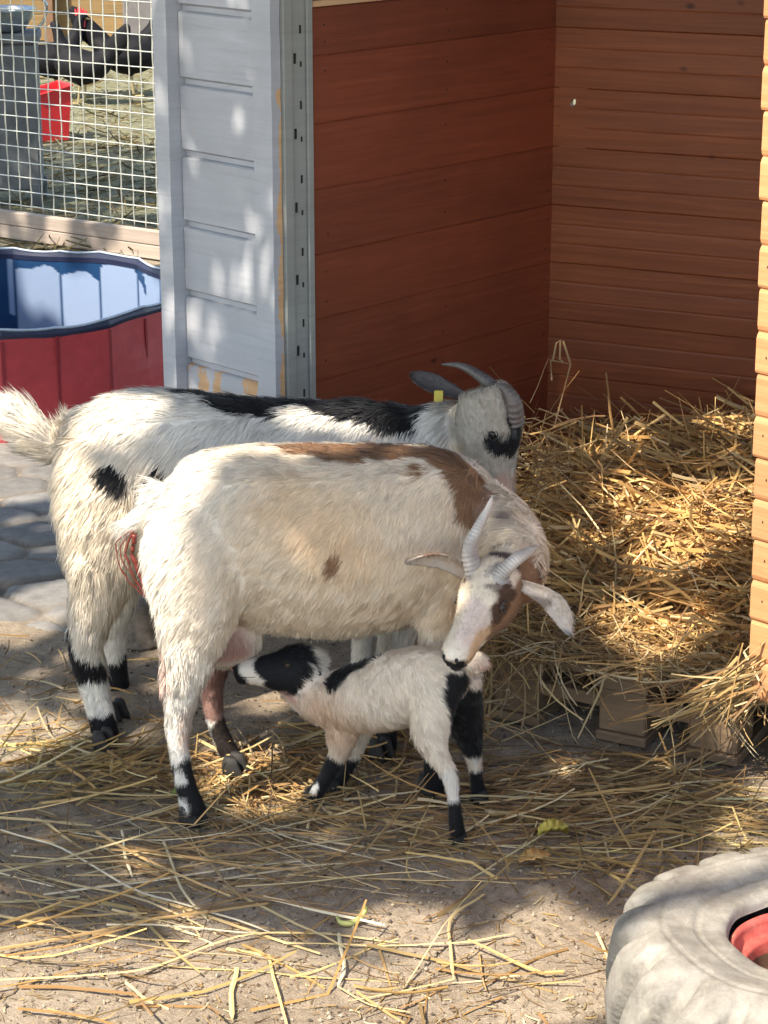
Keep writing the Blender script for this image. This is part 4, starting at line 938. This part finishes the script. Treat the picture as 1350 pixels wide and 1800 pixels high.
    def Lf(P):
        L = np.full(len(P), .024); z = P[:, 2]
        L = np.where(z < .25, .018, L); L = np.where(z < .16, .010, L); L = np.where(z < .09, .008, L)
        dh = capsd(P, H.p(-.01, 0, -.03), H.p(.2, 0, -.03)); L = np.where(dh < .075*H.k, np.clip((dh-.055)/.02, 0, 1)*.010+.006, L)
        L = np.where(capsd(P, H.p(.19, 0, -.03), H.p(.2, 0, -.03)) < .017, 0.0, L)
        u, v = uv_of(P)
        L = np.where((capsd(P, ud, ud) < .085) & (P[:, 2] < ud[2]+.01) & (u > 365) & (P[:, 0] > ud[0]-.05), .005, L)
        L = np.where(capsd(P, U(300, 880, 3.4), U(215, 925, 3.4)) < .06, .042, L)
        L = np.where((u < 330) & (v > 930) & (v < 1200), .036, L)
        return L
    def flow(P):
        f = np.tile(np.array([-.62, 0, -.75]), (len(P), 1)); z = P[:, 2]
        f = np.where((z < .33)[:, None], np.array([-.15, 0, -1.]), f)
        f = np.where((z > .57)[:, None], np.array([-1., -.1, -.25]), f)
        dh = capsd(P, H.p(-.02, 0, -.03), H.p(.2, 0, -.03)); f = np.where((dh < .07)[:, None], -H.f, f)
        u, v = uv_of(P)
        f = np.where(((u > 830) & (z > .3) & (dh >= .07))[:, None], np.array([-.5, .1, -.7]), f)
        f = np.where((capsd(P, U(300, 880, 3.4), U(215, 925, 3.4)) < .05)[:, None], np.array([-.8, 0, -.5]), f)
        return f
    fur('coat', V, NN, F, 260000, Lf, flow, lambda P: paint_coat(P, WHITE, patches), root, 1)
    H.features(root, V)
    hm = horn_mat('horn_grey', (.30, .26, .23), (.62, .59, .55))
    a, b = H.p(.018, -.026, .012), H.p(.018, .026, .012)
    def at(u, v, d, base): return U(u, v, base[1]+d)
    ua, va = uv_of(a); ub, vb = uv_of(b)
    horn(root, [a, at(826, 965, .005, a), at(842, 925, .02, a), at(858, 895, .035, a), at(866, 872, .05, a)], .0185, hm, .7, H.f, (.16, .13, .12), (.62, .58, .53))
    horn(root, [b, at(880, 1010, .0, b), at(905, 985, .01, b), at(928, 970, .025, b), at(946, 960, .04, b)], .0195, hm, .75, H.f, (.45, .43, .41), (.24, .20, .17))
    eb0 = H.p(-.005, -.046, -.012); eb1 = H.p(-.012, .048, -.018)
    ear(root, eb0, U(714, 984, 3.20), camdir(.1, -.8, .55), .021, (.50, .43, .37), [(U(800, 970, 3.2), U(760, 985, 3.2), .014, (.34, .20, .15)), (U(760, 972, 3.2), U(762, 974, 3.2), .005, (.3, .27, .27))], .010, bend=camdir(0, .016, .0))
    ear(root, eb1, U(1006, 1116, 3.17), camdir(-.5, .3, .8), .019, (.55, .47, .40), [(U(945, 1048, 3.2), U(952, 1055, 3.2), .014, (.30, .23, .18)), (U(985, 1112, 3.17), U(1000, 1118, 3.17), .008, (.3, .28, .27))], .010, seed=9, bend=camdir(.012, .010, 0))
    for P, fw in ((G(349, 1448), (.9, -.5)), (G(423, 1362), (.9, -.5)), (G(764, 1398), (.6, -.8)), (G(678, 1336), (.6, -.8))): hoof(root, P-np.array([fw[0], fw[1], 0])*.012, fw, .95)
    # udder teat and the strands of afterbirth
    pk = plain('udder_skin', (.55, .30, .25), .55, 0, 40, .15)
    Vu, Fu = loft(cat([U(408, 1130, 3.37), U(412, 1160, 3.365), U(420, 1180, 3.365), U(428, 1186, 3.365)], 4), [(.020, .020), (.019, .019), (.018, .018), (.017, .017), (.015, .015), (.012, .012), (.011, .011), (.010, .01), (.009, .009), (.008, .008), (.007, .007), (.006, .006), (.005, .005)], 12); make('udder', Vu, Fu, pk, root, smooth=True)
    rd, t, b = newmat('afterbirth_red'); b.inputs['Base Color'].default_value = (.15, .028, .020, 1); b.inputs['Roughness'].default_value = .4
    mb = MB(); 
    for pts, r in (([(232, 935), (208, 950), (205, 985), (222, 1015), (250, 1045), (262, 1050)], .0012), ([(235, 935), (222, 960), (226, 995), (240, 1025), (258, 1048)], .0017), ([(238, 940), (234, 975), (244, 1010), (262, 1046)], .0038), ([(222, 945), (212, 965), (214, 990), (232, 1012)], .0010), ([(252, 960), (252, 1000), (262, 1040)], .004)):
        q = cat([U(a_, b_, 3.37) for a_, b_ in pts], 10); q = q+vnoise(q, 60, 4)*.0025; mb.tube(q, r*(1+.45*noise3(q, 90, 2)), 6)
    mb.build('afterbirth', [rd], root, smooth=True)
    return root
goat_mother()

# ------------------------------------------------------------------ goat B: black and white, behind
def goat_behind():
    YC = 3.76
    root = empty('goat', (U(420, 830, YC)[0], YC, 0), 'shaggy white goat with black back stripe and black leg bands standing behind the cream goat', 'goat')
    pr = [sect([(125, 815, 3.75, .055, .06), (160, 808, 3.75, .090, .098), (220, 812, 3.75, .115, .126), (310, 822, 3.76, .128, .138), (430, 834, 3.77, .132, .138), (550, 830, 3.77, .125, .128), (650, 818, 3.77, .105, .116), (720, 808, 3.77, .085, .096), (780, 802, 3.76, .07, .082)]),
          sect([(690, 800, 3.77, .07, .075), (760, 782, 3.76, .062, .070), (830, 775, 3.74, .055, .066), (880, 772, 3.72, .048, .056)]),
          sect([(180, 780, 3.70, .075, .045), (176, 870, 3.655, .080, .052), (180, 950, 3.645, .074, .052), (176, 1020, 3.64, .056, .045), (158, 1090, 3.64, .036, .034), (152, 1140, 3.64, .030, .028), (163, 1195, 3.64, .027, .026), (176, 1250, 3.635, .024, .024), (187, 1296, 3.63, .026, .024)], up=(0, 1, 0)),
          sect([(215, 800, 3.84, .07, .045), (215, 930, 3.86, .060, .045), (208, 1030, 3.86, .040, .036), (198, 1100, 3.86, .028, .026), (202, 1160, 3.86, .022, .022), (208, 1215, 3.86, .024, .022), (212, 1235, 3.86, .024, .022)], up=(0, 1, 0)),
          sect([(690, 860, 3.71, .045, .035), (688, 960, 3.70, .034, .03), (684, 1060, 3.70, .022, .022), (682, 1140, 3.70, .018, .018), (680, 1240, 3.71, .020, .019)], up=(0, 1, 0)),
          sect([(655, 860, 3.83, .045, .035), (645, 960, 3.84, .032, .03), (640, 1060, 3.84, .022, .022), (636, 1130, 3.84, .018, .018), (634, 1205, 3.84, .020, .019)], up=(0, 1, 0)),
          sect([(120, 790, 3.75, .022, .028), (75, 772, 3.74, .026, .030), (38, 742, 3.73, .027, .031), (4, 722, 3.72, .022, .026), (-24, 715, 3.71, .010, .012)])]
    H = Head(U(882, 722, 3.70), camdir(.15, -.97, -.12), camdir(-.15, .0, -.98), .185, 1.18)
    if H.u @ np.array([1., 0, 0]) < 0: H.l = -H.l; H.u = -H.u
    pr += H.prims(); V, NN, F = union(pr, .0066, 5)
    def S(u, v, Y, r, c, u2=None, v2=None, Y2=None, *s): return (U(u, v, Y), U(u2, v2, Y2 if Y2 else Y) if u2 else U(u, v, Y), r, c, *s)
    patches = [S(130, 900, 3.62, .16, (.80, .70, .56), 250, 1000, None, .15),
               S(335, 690, 3.78, .026, BLACK, 450, 706), S(400, 716, 3.74, .026, BLACK, 480, 726), S(440, 706, 3.78, .030, BLACK, 600, 708), S(590, 716, 3.75, .024, BLACK, 730, 728, 3.73), S(640, 706, 3.77, .032, BLACK, 740, 718),
               S(525, 755, 3.64, .022, BLACK, 530, 768), S(200, 828, 3.62, .020, BLACK, 210, 845), S(277, 818, 3.635, .0165, BLACK, 280, 836), S(823, 773, 3.66, .012, BLACK), S(690, 735, 3.70, .016, BLACK, 730, 738),
               S(122, 1115, 3.63, .020, BLACK, 130, 1180, 3.63), S(130, 1178, 3.61, .028, BLACK, 190, 1185, 3.61), S(165, 1215, 3.61, .026, WHITE, 172, 1240), S(190, 1250, 3.67, .022, BLACK, 200, 1300), S(182, 1275, 3.62, .030, BLACK, 190, 1310), S(208, 1180, 3.86, .035, BLACK, 214, 1260),
               (H.p(-.02, 0, -.02), H.p(.14, 0, -.03), .085, (.47, .42, .35), .03), S(862, 738, 3.66, .016, (.80, .80, .80), 880, 745), S(895, 705, 3.66, .014, (.30, .22, .18), 905, 730), 
               S(880, 786, 3.65, .022, BLACK, 925, 775, 3.66), S(900, 800, 3.65, .018, BLACK), S(908, 738, 3.65, .017, BLACK, 920, 768, 3.66), S(884, 768, 3.66, .010, (.10, .10, .10), 905, 762), 
               (H.p(.15, 0, -.03), H.p(.19, 0, -.03), .034, (.60, .42, .33), .015)]
    make('body', V, (F.ravel(), np.full(len(F), 4)), M['skin'], root, smooth=True, col=paint_coat(V, WHITE, patches)*.85)
    def Lf(P):
        u, v = uv_of(P); L = np.full(len(P), .038); z = P[:, 2]
        L = np.where((z < .2), .024, L); L = np.where(z < .12, .013, L); L = np.where(z < .05, .008, L)
        dh = capsd(P, H.p(-.01, 0, -.03), H.p(.2, 0, -.03)); L = np.where(dh < .07, .013, L)
        return np.where(capsd(P, U(90, 775, 3.75), U(-30, 740, 3.72)) < .05, .055, L)
    def flow(P):
        u, v = uv_of(P); f = np.tile(np.array([-.45, 0, -.85]), (len(P), 1)); z = P[:, 2]
        f = np.where((z > .57)[:, None], np.array([-1., -.15, -.2]), f); f = np.where((z < .35)[:, None], np.array([-.1, 0, -1.]), f)
        f = np.where((capsd(P, H.p(-.02, 0, -.03), H.p(.2, 0, -.03)) < .07)[:, None], -H.f, f)
        return np.where((capsd(P, U(90, 775, 3.75), U(-30, 740, 3.72)) < .05)[:, None], np.array([-.85, 0, .60]), f)
    fur('coat', V, NN, F, 190000, Lf, flow, lambda P: paint_coat(P, WHITE, patches), root, 2, .0009, .20, .018)
    H.features(root, V, .0085, (.03, .03, .03), .036, -.034, .0009, eye_m)
    hm = horn_mat('horn_dark', (.07, .062, .058), (.13, .115, .105))
    horn(root, [U(872, 712, 3.72), U(866, 682, 3.735), U(842, 660, 3.75), U(810, 643, 3.77), U(776, 640, 3.79)], .021, hm, .7, (0, -1, 0), (.10, .095, .09), (.09, .085, .085))
    horn(root, [U(903, 738, 3.675), U(903, 708, 3.66), U(890, 684, 3.67), U(872, 676, 3.69)], .023, hm, .8, (0, -1, 0), (.115, .08, .07), (.11, .09, .085), 12)
    ear(root, U(812, 700, 3.78), U(722, 660, 3.80), camdir(0, .5, .8), .022, (.10, .09, .09), [], .010, seed=21)
    mb = MB(); mb.box(U(771, 697, 3.77), (1, 0, 0), (0, 1, 0), zz, (.008, .0015, .011), 0, .001); mb.build('ear_tag', [plain('yellow_tag', (.55, .45, .08), .4)], root)
    for P, fw in ((G(192, 1316), (.8, -.6)), (G(214, 1264), (.8, -.6)), (G(682, 1292), (.8, -.6)), (G(636, 1250), (.8, -.6))): hoof(root, P-np.array([fw[0], fw[1], 0])*.012, fw, .9)
    return root
goat_behind()

# ------------------------------------------------------------------ the kid
def kid():
    root = empty('goat_kid', (U(690, 1215, 3.30)[0], 3.30, 0), 'small white kid with black legs and black cheeks suckling under the cream goat', 'goat')
    pr = [sect([(808, 1168, 3.26, .024, .026), (790, 1180, 3.265, .038, .042), (758, 1195, 3.27, .047, .056), (710, 1208, 3.285, .052, .060), (650, 1225, 3.31, .052, .058), (600, 1230, 3.335, .045, .050), (560, 1225, 3.355, .036, .042), (530, 1208, 3.37, .030, .034), (505, 1195, 3.38, .026, .030)]),
          sect([(768, 1205, 3.24, .036, .022), (758, 1255, 3.222, .033, .024), (756, 1295, 3.212, .027, .020), (772, 1330, 3.205, .0165, .0145), (790, 1362, 3.20, .0125, .0125), (797, 1400, 3.195, .0098, .010), (801, 1440, 3.19, .0115, .0115), (804, 1466, 3.19, .0135, .013)], up=(0, 1, 0)),
          sect([(806, 1190, 3.29, .034, .022), (815, 1250, 3.31, .030, .022), (826, 1300, 3.33, .020, .017), (834, 1340, 3.345, .0125, .0125), (838, 1370, 3.35, .0105, .011), (842, 1396, 3.355, .0135, .013)], up=(0, 1, 0)),
          sect([(610, 1235, 3.32, .036, .022), (602, 1285, 3.325, .028, .020), (596, 1322, 3.33, .0175, .016), (580, 1355, 3.34, .0135, .014), (563, 1382, 3.345, .0125, .0125), (551, 1398, 3.35, .0155, .014)], up=(0, 1, 0)),
          sect([(632, 1245, 3.38, .032, .022), (622, 1300, 3.39, .024, .018), (614, 1340, 3.40, .014, .013), (600, 1366, 3.40, .0125, .0125), (590, 1380, 3.405, .0145, .014)], up=(0, 1, 0)),
          sect([(815, 1160, 3.255, .015, .015), (838, 1160, 3.25, .012, .013), (855, 1168, 3.25, .006, .007)])]
    H = Head(U(538, 1160, 3.385), camdir(-.97, .0, .20), camdir(.22, .10, .95), .119, 1.36)
    if H.u[2] < 0: H.u = -H.u; H.l = -H.l
    pr += H.prims(); V, NN, F = union(pr, .0042, 4)
    def S(u, v, Y, r, c, u2=None, v2=None, Y2=None, *s): return (U(u, v, Y), U(u2, v2, Y2 if Y2 else Y) if u2 else U(u, v, Y), r, c, *s)
    KW = (.86, .77, .65)
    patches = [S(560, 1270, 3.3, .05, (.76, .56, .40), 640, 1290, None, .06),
               S(578, 1188, 3.31, .024, BLACK, 608, 1170, 3.32), S(640, 1165, 3.31, .015, BLACK, 660, 1157, 3.31), S(728, 1128, 3.26, .016, BLACK, 752, 1126, 3.26),
               S(478, 1168, 3.35, .030, BLACK, 510, 1180, 3.35), S(485, 1200, 3.35, .022, BLACK, 510, 1195, 3.35), S(500, 1150, 3.37, .022, BLACK, 535, 1165, 3.37),
               (H.p(.205, 0, -.020), H.p(.195, 0, -.055), .0165, BLACK),
               S(802, 1195, 3.24, .020, BLACK, 812, 1285, 3.235), S(794, 1200, 3.235, .024, BLACK, 806, 1300, 3.225), S(818, 1230, 3.29, .036, BLACK, 832, 1300, 3.32), S(836, 1330, 3.33, .008, WHITE, 842, 1340), S(838, 1375, 3.35, .026, BLACK, 843, 1400),
               S(812, 1330, 3.20, .010, BLACK, 806, 1400, 3.20), S(797, 1402, 3.19, .012, WHITE, 785, 1360), S(803, 1428, 3.19, .022, BLACK, 805, 1470),
               S(585, 1350, 3.33, .024, BLACK, 550, 1400), S(608, 1340, 3.40, .024, BLACK, 590, 1385, 3.40), S(548, 1386, 3.335, .006, WHITE, 553, 1385, None, .002),
               S(835, 1160, 3.25, .012, (.70, .48, .40), 855, 1168, None, .01), S(480, 1228, 3.35, .008, (.74, .50, .42), 560, 1208, None, .01)]
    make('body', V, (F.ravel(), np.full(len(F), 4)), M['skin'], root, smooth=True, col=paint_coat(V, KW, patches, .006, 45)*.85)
    def Lf(P):
        L = np.full(len(P), .014); z = P[:, 2]; L = np.where(z < .14, .012, L); L = np.where(z < .10, .008, L)
        dh = capsd(P, H.p(.0, 0, -.03), H.p(.2, 0, -.03)); return np.where(dh < .035, .006, L)
    def flow(P):
        f = np.tile(np.array([.55, 0, -.75]), (len(P), 1)); f = np.where((P[:, 2] > .30)[:, None], np.array([1., 0, -.2]), f)
        f = np.where((P[:, 2] < .16)[:, None], np.array([.0, 0, -1.]), f)
        return np.where((capsd(P, H.p(-.02, 0, -.03), H.p(.2, 0, -.03)) < .035)[:, None], -H.f, f)
    fur('coat', V, NN, F, 90000, Lf, flow, lambda P: paint_coat(P, KW, patches, .006, 45), root, 3, .0006, .34, .010)
    H.features(root, V, .009, (.015, .015, .015), lr=.001)
    ear(root, U(530, 1150, 3.36), U(560, 1200, 3.34), camdir(.1, .2, .9), .014, BLACK, [], .004, seed=31, furn=900)
    for P, fw in ((G(806, 1480), (-.9, -.4)), (G(844, 1408), (-.9, -.4)), (G(546, 1408), (-.9, -.3)), (G(585, 1390), (-.9, -.3))): hoof(root, P, fw, .62)
    return root
kid()

# ------------------------------------------------------------------ hens
def hen(pos, yaw, sc_, label, comb=True):
    root = empty('hen', pos, label, 'hen', None); a = np.array([math.cos(yaw), math.sin(yaw), 0]); s_ = np.array([-a[1], a[0], 0]); k = sc_
    q = lambda x, y, z: pos+a*x*k+s_*y*k+zz*z*k
    P = lambda rows: loft(cat([list(q(r[0], 0, r[1]))+[r[2]*k, r[3]*k] for r in rows], 3)[:, :3], cat([list(q(r[0], 0, r[1]))+[r[2]*k, r[3]*k] for r in rows], 3)[:, 3:], 14)
    pr = [P([(-.15, .25, .03, .03), (-.10, .21, .07, .06), (-.02, .18, .095, .085), (.07, .20, .085, .085), (.12, .24, .05, .06)]),
          P([(.08, .23, .055, .06), (.12, .30, .035, .035), (.135, .36, .024, .026), (.15, .385, .022, .024), (.17, .38, .012, .014)]),
          P([(-.12, .24, .03, .05), (-.19, .31, .022, .05), (-.23, .37, .012, .035), (-.25, .40, .005, .012)])]
    for g in (-1, 1): pr.append(loft([q(.0, g*.04, .14), q(.01, g*.042, .09)], [(.028*k, .028*k), (.012*k, .012*k)], 10))
    V, NN, F = union(pr, .011, 3); col = np.tile([.005, .005, .007], (len(V), 1))
    make('body', V, (F.ravel(), np.full(len(F), 4)), M['skin'], root, smooth=True, col=col)
    for g in (-1, 1):
        mb = MB(); f0 = q(.02, g*.045, .004); mb.tube([q(.01, g*.042, .10), f0], .006*k, 6)
        for t_ in (-.5, 0, .5): mb.tube([f0, f0+(a*math.cos(t_)+s_*math.sin(t_))*.045*k], .004*k, 5)
        mb.build('foot', [plain('hen_leg', (.3, .24, .12), .6)], root)
    if comb:
        mb = MB(); rd = plain('comb_red', (.50, .03, .04), .5)
        for i in range(5): mb.tube([q(.125+.012*i, 0, .395), q(.12+.013*i, 0, .425+.008*math.sin(i))], [.008*k, .003*k], 6)
        mb.build('comb', [rd], root); mb = MB(); mb.tube([q(.162, 0, .37), q(.16, 0, .335)], [.008*k, .006*k], 6, flat=1.0); mb.build('wattle', [rd], root)
    mb = MB(); mb.tube([q(.165, 0, .38), q(.195, 0, .372)], [.008*k, .001], 6); mb.build('beak', [plain('beak', (.3, .22, .1), .5)], root)
def place_hen(u, v, yaw, k, label, comb=True): hen(G(u, v), yaw, k, label, comb)
place_hen(96, 172, .3, 1.15, 'black hen with a raised red comb, leftmost in the run behind the mesh')
place_hen(150, 182, 2.9, 1.10, 'black hen in the middle of the run, head turned left and pecking low', False)
place_hen(228, 168, .1, 1.25, 'large black hen closest to the white post, right of the others', False)

# ------------------------------------------------------------------ small things on the ground
def stump():
    c = G(242, 1128); root = tag(None, None) if False else None
    P = [c+zz*.0, c+zz*.02, c+zz*.07, c+zz*.085]; V, F = loft(cat(P, 3), [(.050, .045), (.050, .044), (.048, .042), (.046, .041), (.046, .04), (.045, .04), (.044, .04), (.042, .038), (.040, .036), (.038, .034)], 18, (0, 1, 0))
    V = V+vnoise(V, 30, 5)*.005; V[:, 2] = np.maximum(V[:, 2], -.004)
    o = make('stump', V, F, plain('old_wood', (.17, .14, .115), .9, 0, 50, .4, .6), smooth=True); tag(o, 'small weathered grey stump on the ground between the two goats', 'stump')
stump()
def leaf(u, v, L, col, label, yaw, name='fallen_leaf', cup=.006):
    c = G(u, v, .012); a = np.array([math.cos(yaw), math.sin(yaw), 0]); s_ = np.array([-a[1], a[0], 0]); V, F = [], []; n = 12
    for side in (0, 1):
        for i in range(n+1):
            f = i/n; w_ = L*.33*math.sin(math.pi*min(f*.98+.01, 1))**.8*(1+.25*math.sin(i*2.1))
            for g in (-1, 0, 1): V.append(c+a*L*(f-.5)+s_*w_*g+zz*(cup*abs(g)+.008*math.sin(f*3)-side*.0009))
    k = 3*(n+1)
    for i in range(n):
        for j in range(2): F.append((i*3+j, i*3+j+1, i*3+j+4, i*3+j+3)); F.append((k+i*3+j+3, k+i*3+j+4, k+i*3+j+1, k+i*3+j))
        F.append((i*3, i*3+3, k+i*3+3, k+i*3)); F.append((i*3+2, k+i*3+2, k+i*3+5, i*3+5))
    o = make(name, V, F, plain(name+'_skin', col, .6, 0, 40, .2), smooth=True); tag(o, label, 'leaf')
leaf(972, 1468, .050, (.55, .47, .10), 'crumpled yellow leaf on the litter right of the kid', .1, cup=.014)
leaf(940, 1513, .055, (.50, .32, .12), 'dry brown curled leaf lying just below the yellow leaf', .35)
leaf(320, 1398, .04, (.22, .28, .08), 'dull green leaf in the straw beside the cream goat\'s rear hoof', .3)
q = cat([G(590, 1605, .01), G(600, 1622, .006), G(625, 1620, .006), G(642, 1600, .02), G(640, 1592, .03)], 6); V, F = loft(q, [(.001+.0042*math.sin(math.pi*(i+.5)/len(q)),)*2 for i in range(len(q))], 8)
tag(make('bean_pod', V, F, plain('pod_green', (.42, .42, .14), .5), smooth=True), 'curled pale green pod lying on bare ground in the foreground', 'pod')
def stalk(px, Y, label, r=.0022):
    mb = MB(); 
    for pts in px:
        qq = [U(a_, b_, Y) for a_, b_ in pts]; mb.tube(qq, r, 5)
    o = mb.build('straw_stalk', [plain('stalk', (.36, .24, .12), .7)]); tag(o, label, 'straw stalk')
stalk([[(975, 748), (1003, 640), (968, 633), (970, 668)], [(972, 632), (978, 603), (985, 598), (984, 632), (990, 636)], [(990, 600), (996, 618), (1002, 638)]], 4.50, 'bent straw stalk standing up in the back corner of the shed')
stalk([[(612, 700), (603, 650), (606, 590)]], 4.46, 'thin straw stem leaning on the dark red inner wall', .0013)

# ------------------------------------------------------------------ unseen tree, its crown shaped so that gaps cast the sun patches
def tree():
    m, t, b = newmat('leaf_green'); b.inputs['Base Color'].default_value = (.06, .10, .025, 1); b.inputs['Roughness'].default_value = .5
    tl = N(t, 'ShaderNodeBsdfTranslucent'); tl.inputs[0].default_value = (.10, .14, .03, 1); mx = N(t, 'ShaderNodeMixShader'); mx.inputs[0].default_value = .25
    t.links.new(b.outputs[0], mx.inputs[1]); t.links.new(tl.outputs[0], mx.inputs[2]); t.links.new(mx.outputs[0], t.nodes['Material Output'].inputs[0])
    rs = np.random.RandomState(77)
    root = empty('tree', (-3.9, -.8, 0), 'broad leafy tree shading the yard and shed from the left', 'tree')
    bark = plain('bark', (.14, .11, .085), .9, 0, 30, .4, .6)
    q = cat([(-3.9, -.8, 0), (-3.95, -.75, .8), (-3.85, -.7, 1.8), (-3.7, -.5, 2.8), (-3.5, -.2, 3.7)], 5); V, F = loft(q, [(.20-.11*i/len(q),)*2 for i in range(len(q))], 14, (0, 1, 0)); V = V+vnoise(V, 6, 2)*.015
    make('trunk', V, F, bark, root, smooth=True)
    for e in ((-1.5, .5, 4.1), (-2.2, 3.2, 4.3), (-4.4, 3.5, 4.2), (-5.2, .5, 4.2), (-3.4, 6.0, 4.4), (-2.4, 1.8, 4.2)):
        s0 = np.array([-3.78, -.6, 2.5]); e = np.array(e); q = cat([s0, s0*.6+e*.4+zz*.35, s0*.25+e*.75+zz*.25, e], 4); V, F = loft(q, [(.075*(1-i/len(q))+.012,)*2 for i in range(len(q))], 8); make('limb', V, F, bark, root, smooth=True)
    n = 54000
    P = np.column_stack([rs.uniform(-5.6, .35, n), rs.uniform(-1.0, 8.3, n), rs.uniform(3.3, 4.6, n)])
    gpt = P-SDIR[None]*(P[:, 2]/SDIR[2])[:, None]       # where each leaf's shade falls on the ground
    keep = (rs.rand(n) < np.where(gpt[:, 1] > 7.3, .6, 1.0)) & (gpt[:, 1] > 2.0)
    SP = []
    def g0(u, v, r): SP.append((G(u, v), r))
    def at(u, v, Y, r): SP.append((U(u, v, Y), r))
    for q in ((90, 1690, .05), (60, 1775, .10), (250, 1765, .11), (420, 1745, .07), (330, 1665, .03), (180, 1800, .08), (520, 1710, .035), (-60, 1740, .12), (700, 1625, .03), (820, 1650, .022), (760, 1705, .035), (880, 1725, .05), (970, 1785, .07), (1035, 1755, .05), (935, 1600, .02), (950, 1635, .016), (600, 1790, .05), (380, 1810, .1), (720, 1800, .05),
              (30, 1275, .045), (60, 1322, .025), (-20, 1305, .06), (140, 1290, .02), (445, 1372, .035), (500, 1392, .028), (560, 1345, .02), (395, 1330, .02), (440, 1215, .03), (500, 1222, .02), (40, 805, .13), (50, 855, .09), (20, 1078, .06), (90, 1072, .055), (5, 1112, .04), (110, 1035, .02), (150, 1140, .02), (1290, 1480, .012), (1330, 1700, .2)): g0(*q)
    for q in ((235, 505, 6.4, .10), (170, 500, 6.45, .07), (100, 520, 6.5, .03), (278, 600, 5.65, .035), (60, 443, 6.55, .04), (220, 460, 6.5, .06), (250, 430, 7.95, .10), (110, 395, 8.2, .04), (170, 440, 7.9, .08), (200, 60, 8.1, .12), (240, 110, 8.0, .13), (140, 190, 8.2, .05), (160, 290, 8.1, .10), (240, 330, 8.0, .10), (20, 60, 8.5, .06), (60, 480, 6.4, .02),
              (450, 40, 4.42, -.012), (355, 240, 4.5, -.018),
              (1170, 1105, 3.72, .055), (1125, 1095, 3.75, .04), (1215, 1120, 3.72, .03), (1180, 1150, 3.62, .02), (1225, 880, 4.15, .04), (1285, 840, 4.15, .04), (1160, 950, 4.0, .035), (1100, 840, 4.25, .02), (1250, 950, 4.0, .04), (1190, 1000, 3.95, .025), (1060, 930, 4.1, .012), (1290, 900, 4.1, .035), (1130, 900, 4.1, .015), (1095, 755, 4.6, .014), (1075, 775, 4.55, .012), (1235, 690, 4.55, .010), (1290, 690, 4.5, .010), (850, 1190, 3.75, .02),
              (285, 885, 3.40, .022), (315, 905, 3.38, .016), (255, 930, 3.39, .012), (320, 950, 3.33, .014), (150, 870, 3.68, .01), (110, 870, 3.7, .012), (150, 1110, 3.62, .012), (745, 975, 3.2, .008), (360, 830, 3.4, .012), (640, 745, 3.72, .01), (30, 735, 3.73, .035), (165, 735, 3.75, .035), (235, 745, 3.70, .02), (100, 800, 3.74, .02), (115, 960, 3.66, .015), (560, 735, 3.72, .012), (300, 1010, 3.3, .01), (450, 800, 3.42, .012)): at(*q)
    for v in range(-20, 680, 26): (v % 182 == 6) and at(284+v*.035, v, 4.50, -.014)
    for v in range(-60, 1330, 34): at(1340, v, 3.43, .030 if (v//100) % 4 else .045); at(1375, v, 3.38, .05)
    c = np.array([.56, 2.53, .19])
    for r_, n_ in ((0, 1), (.14, 8), (.27, 16)):
        for i in range(n_): SP.append((c+np.array([math.cos(6.283*i/n_)*r_, math.sin(6.283*i/n_)*r_, 0]), .07))
    for A, r in SP:
        D = P-A; tt = D@SDIR; d = np.linalg.norm(D-tt[:, None]*SDIR, axis=1); keep &= ~((d < r+.050+rs.uniform(-.012, .012, n)) & (tt > 0))  # leaves cleared along the sun rays so that chosen spots are lit
    P = P[keep]; n = len(P); print('leaves', n)
    a = nrm(rs.normal(size=(n, 3))*[1, 1, .5]); nn = nrm(rs.normal(size=(n, 3))*.75+SDIR*.9); b_ = nrm(np.cross(nn, a)); a = np.cross(b_, nn); L = rs.uniform(.045, .075, (n, 1)); W = L*rs.uniform(.42, .6, (n, 1))
    V = np.stack([P-a*L, P-a*L*.3+b_*W, P+a*L*.5+b_*W*.7, P+a*L, P+a*L*.5-b_*W*.7, P-a*L*.3-b_*W], 1).reshape(-1, 3)
    k = np.arange(n)[:, None]*6+np.arange(6)[None]
    make('crown', V, (k.ravel(), np.full(n, 6)), m, root)
tree()
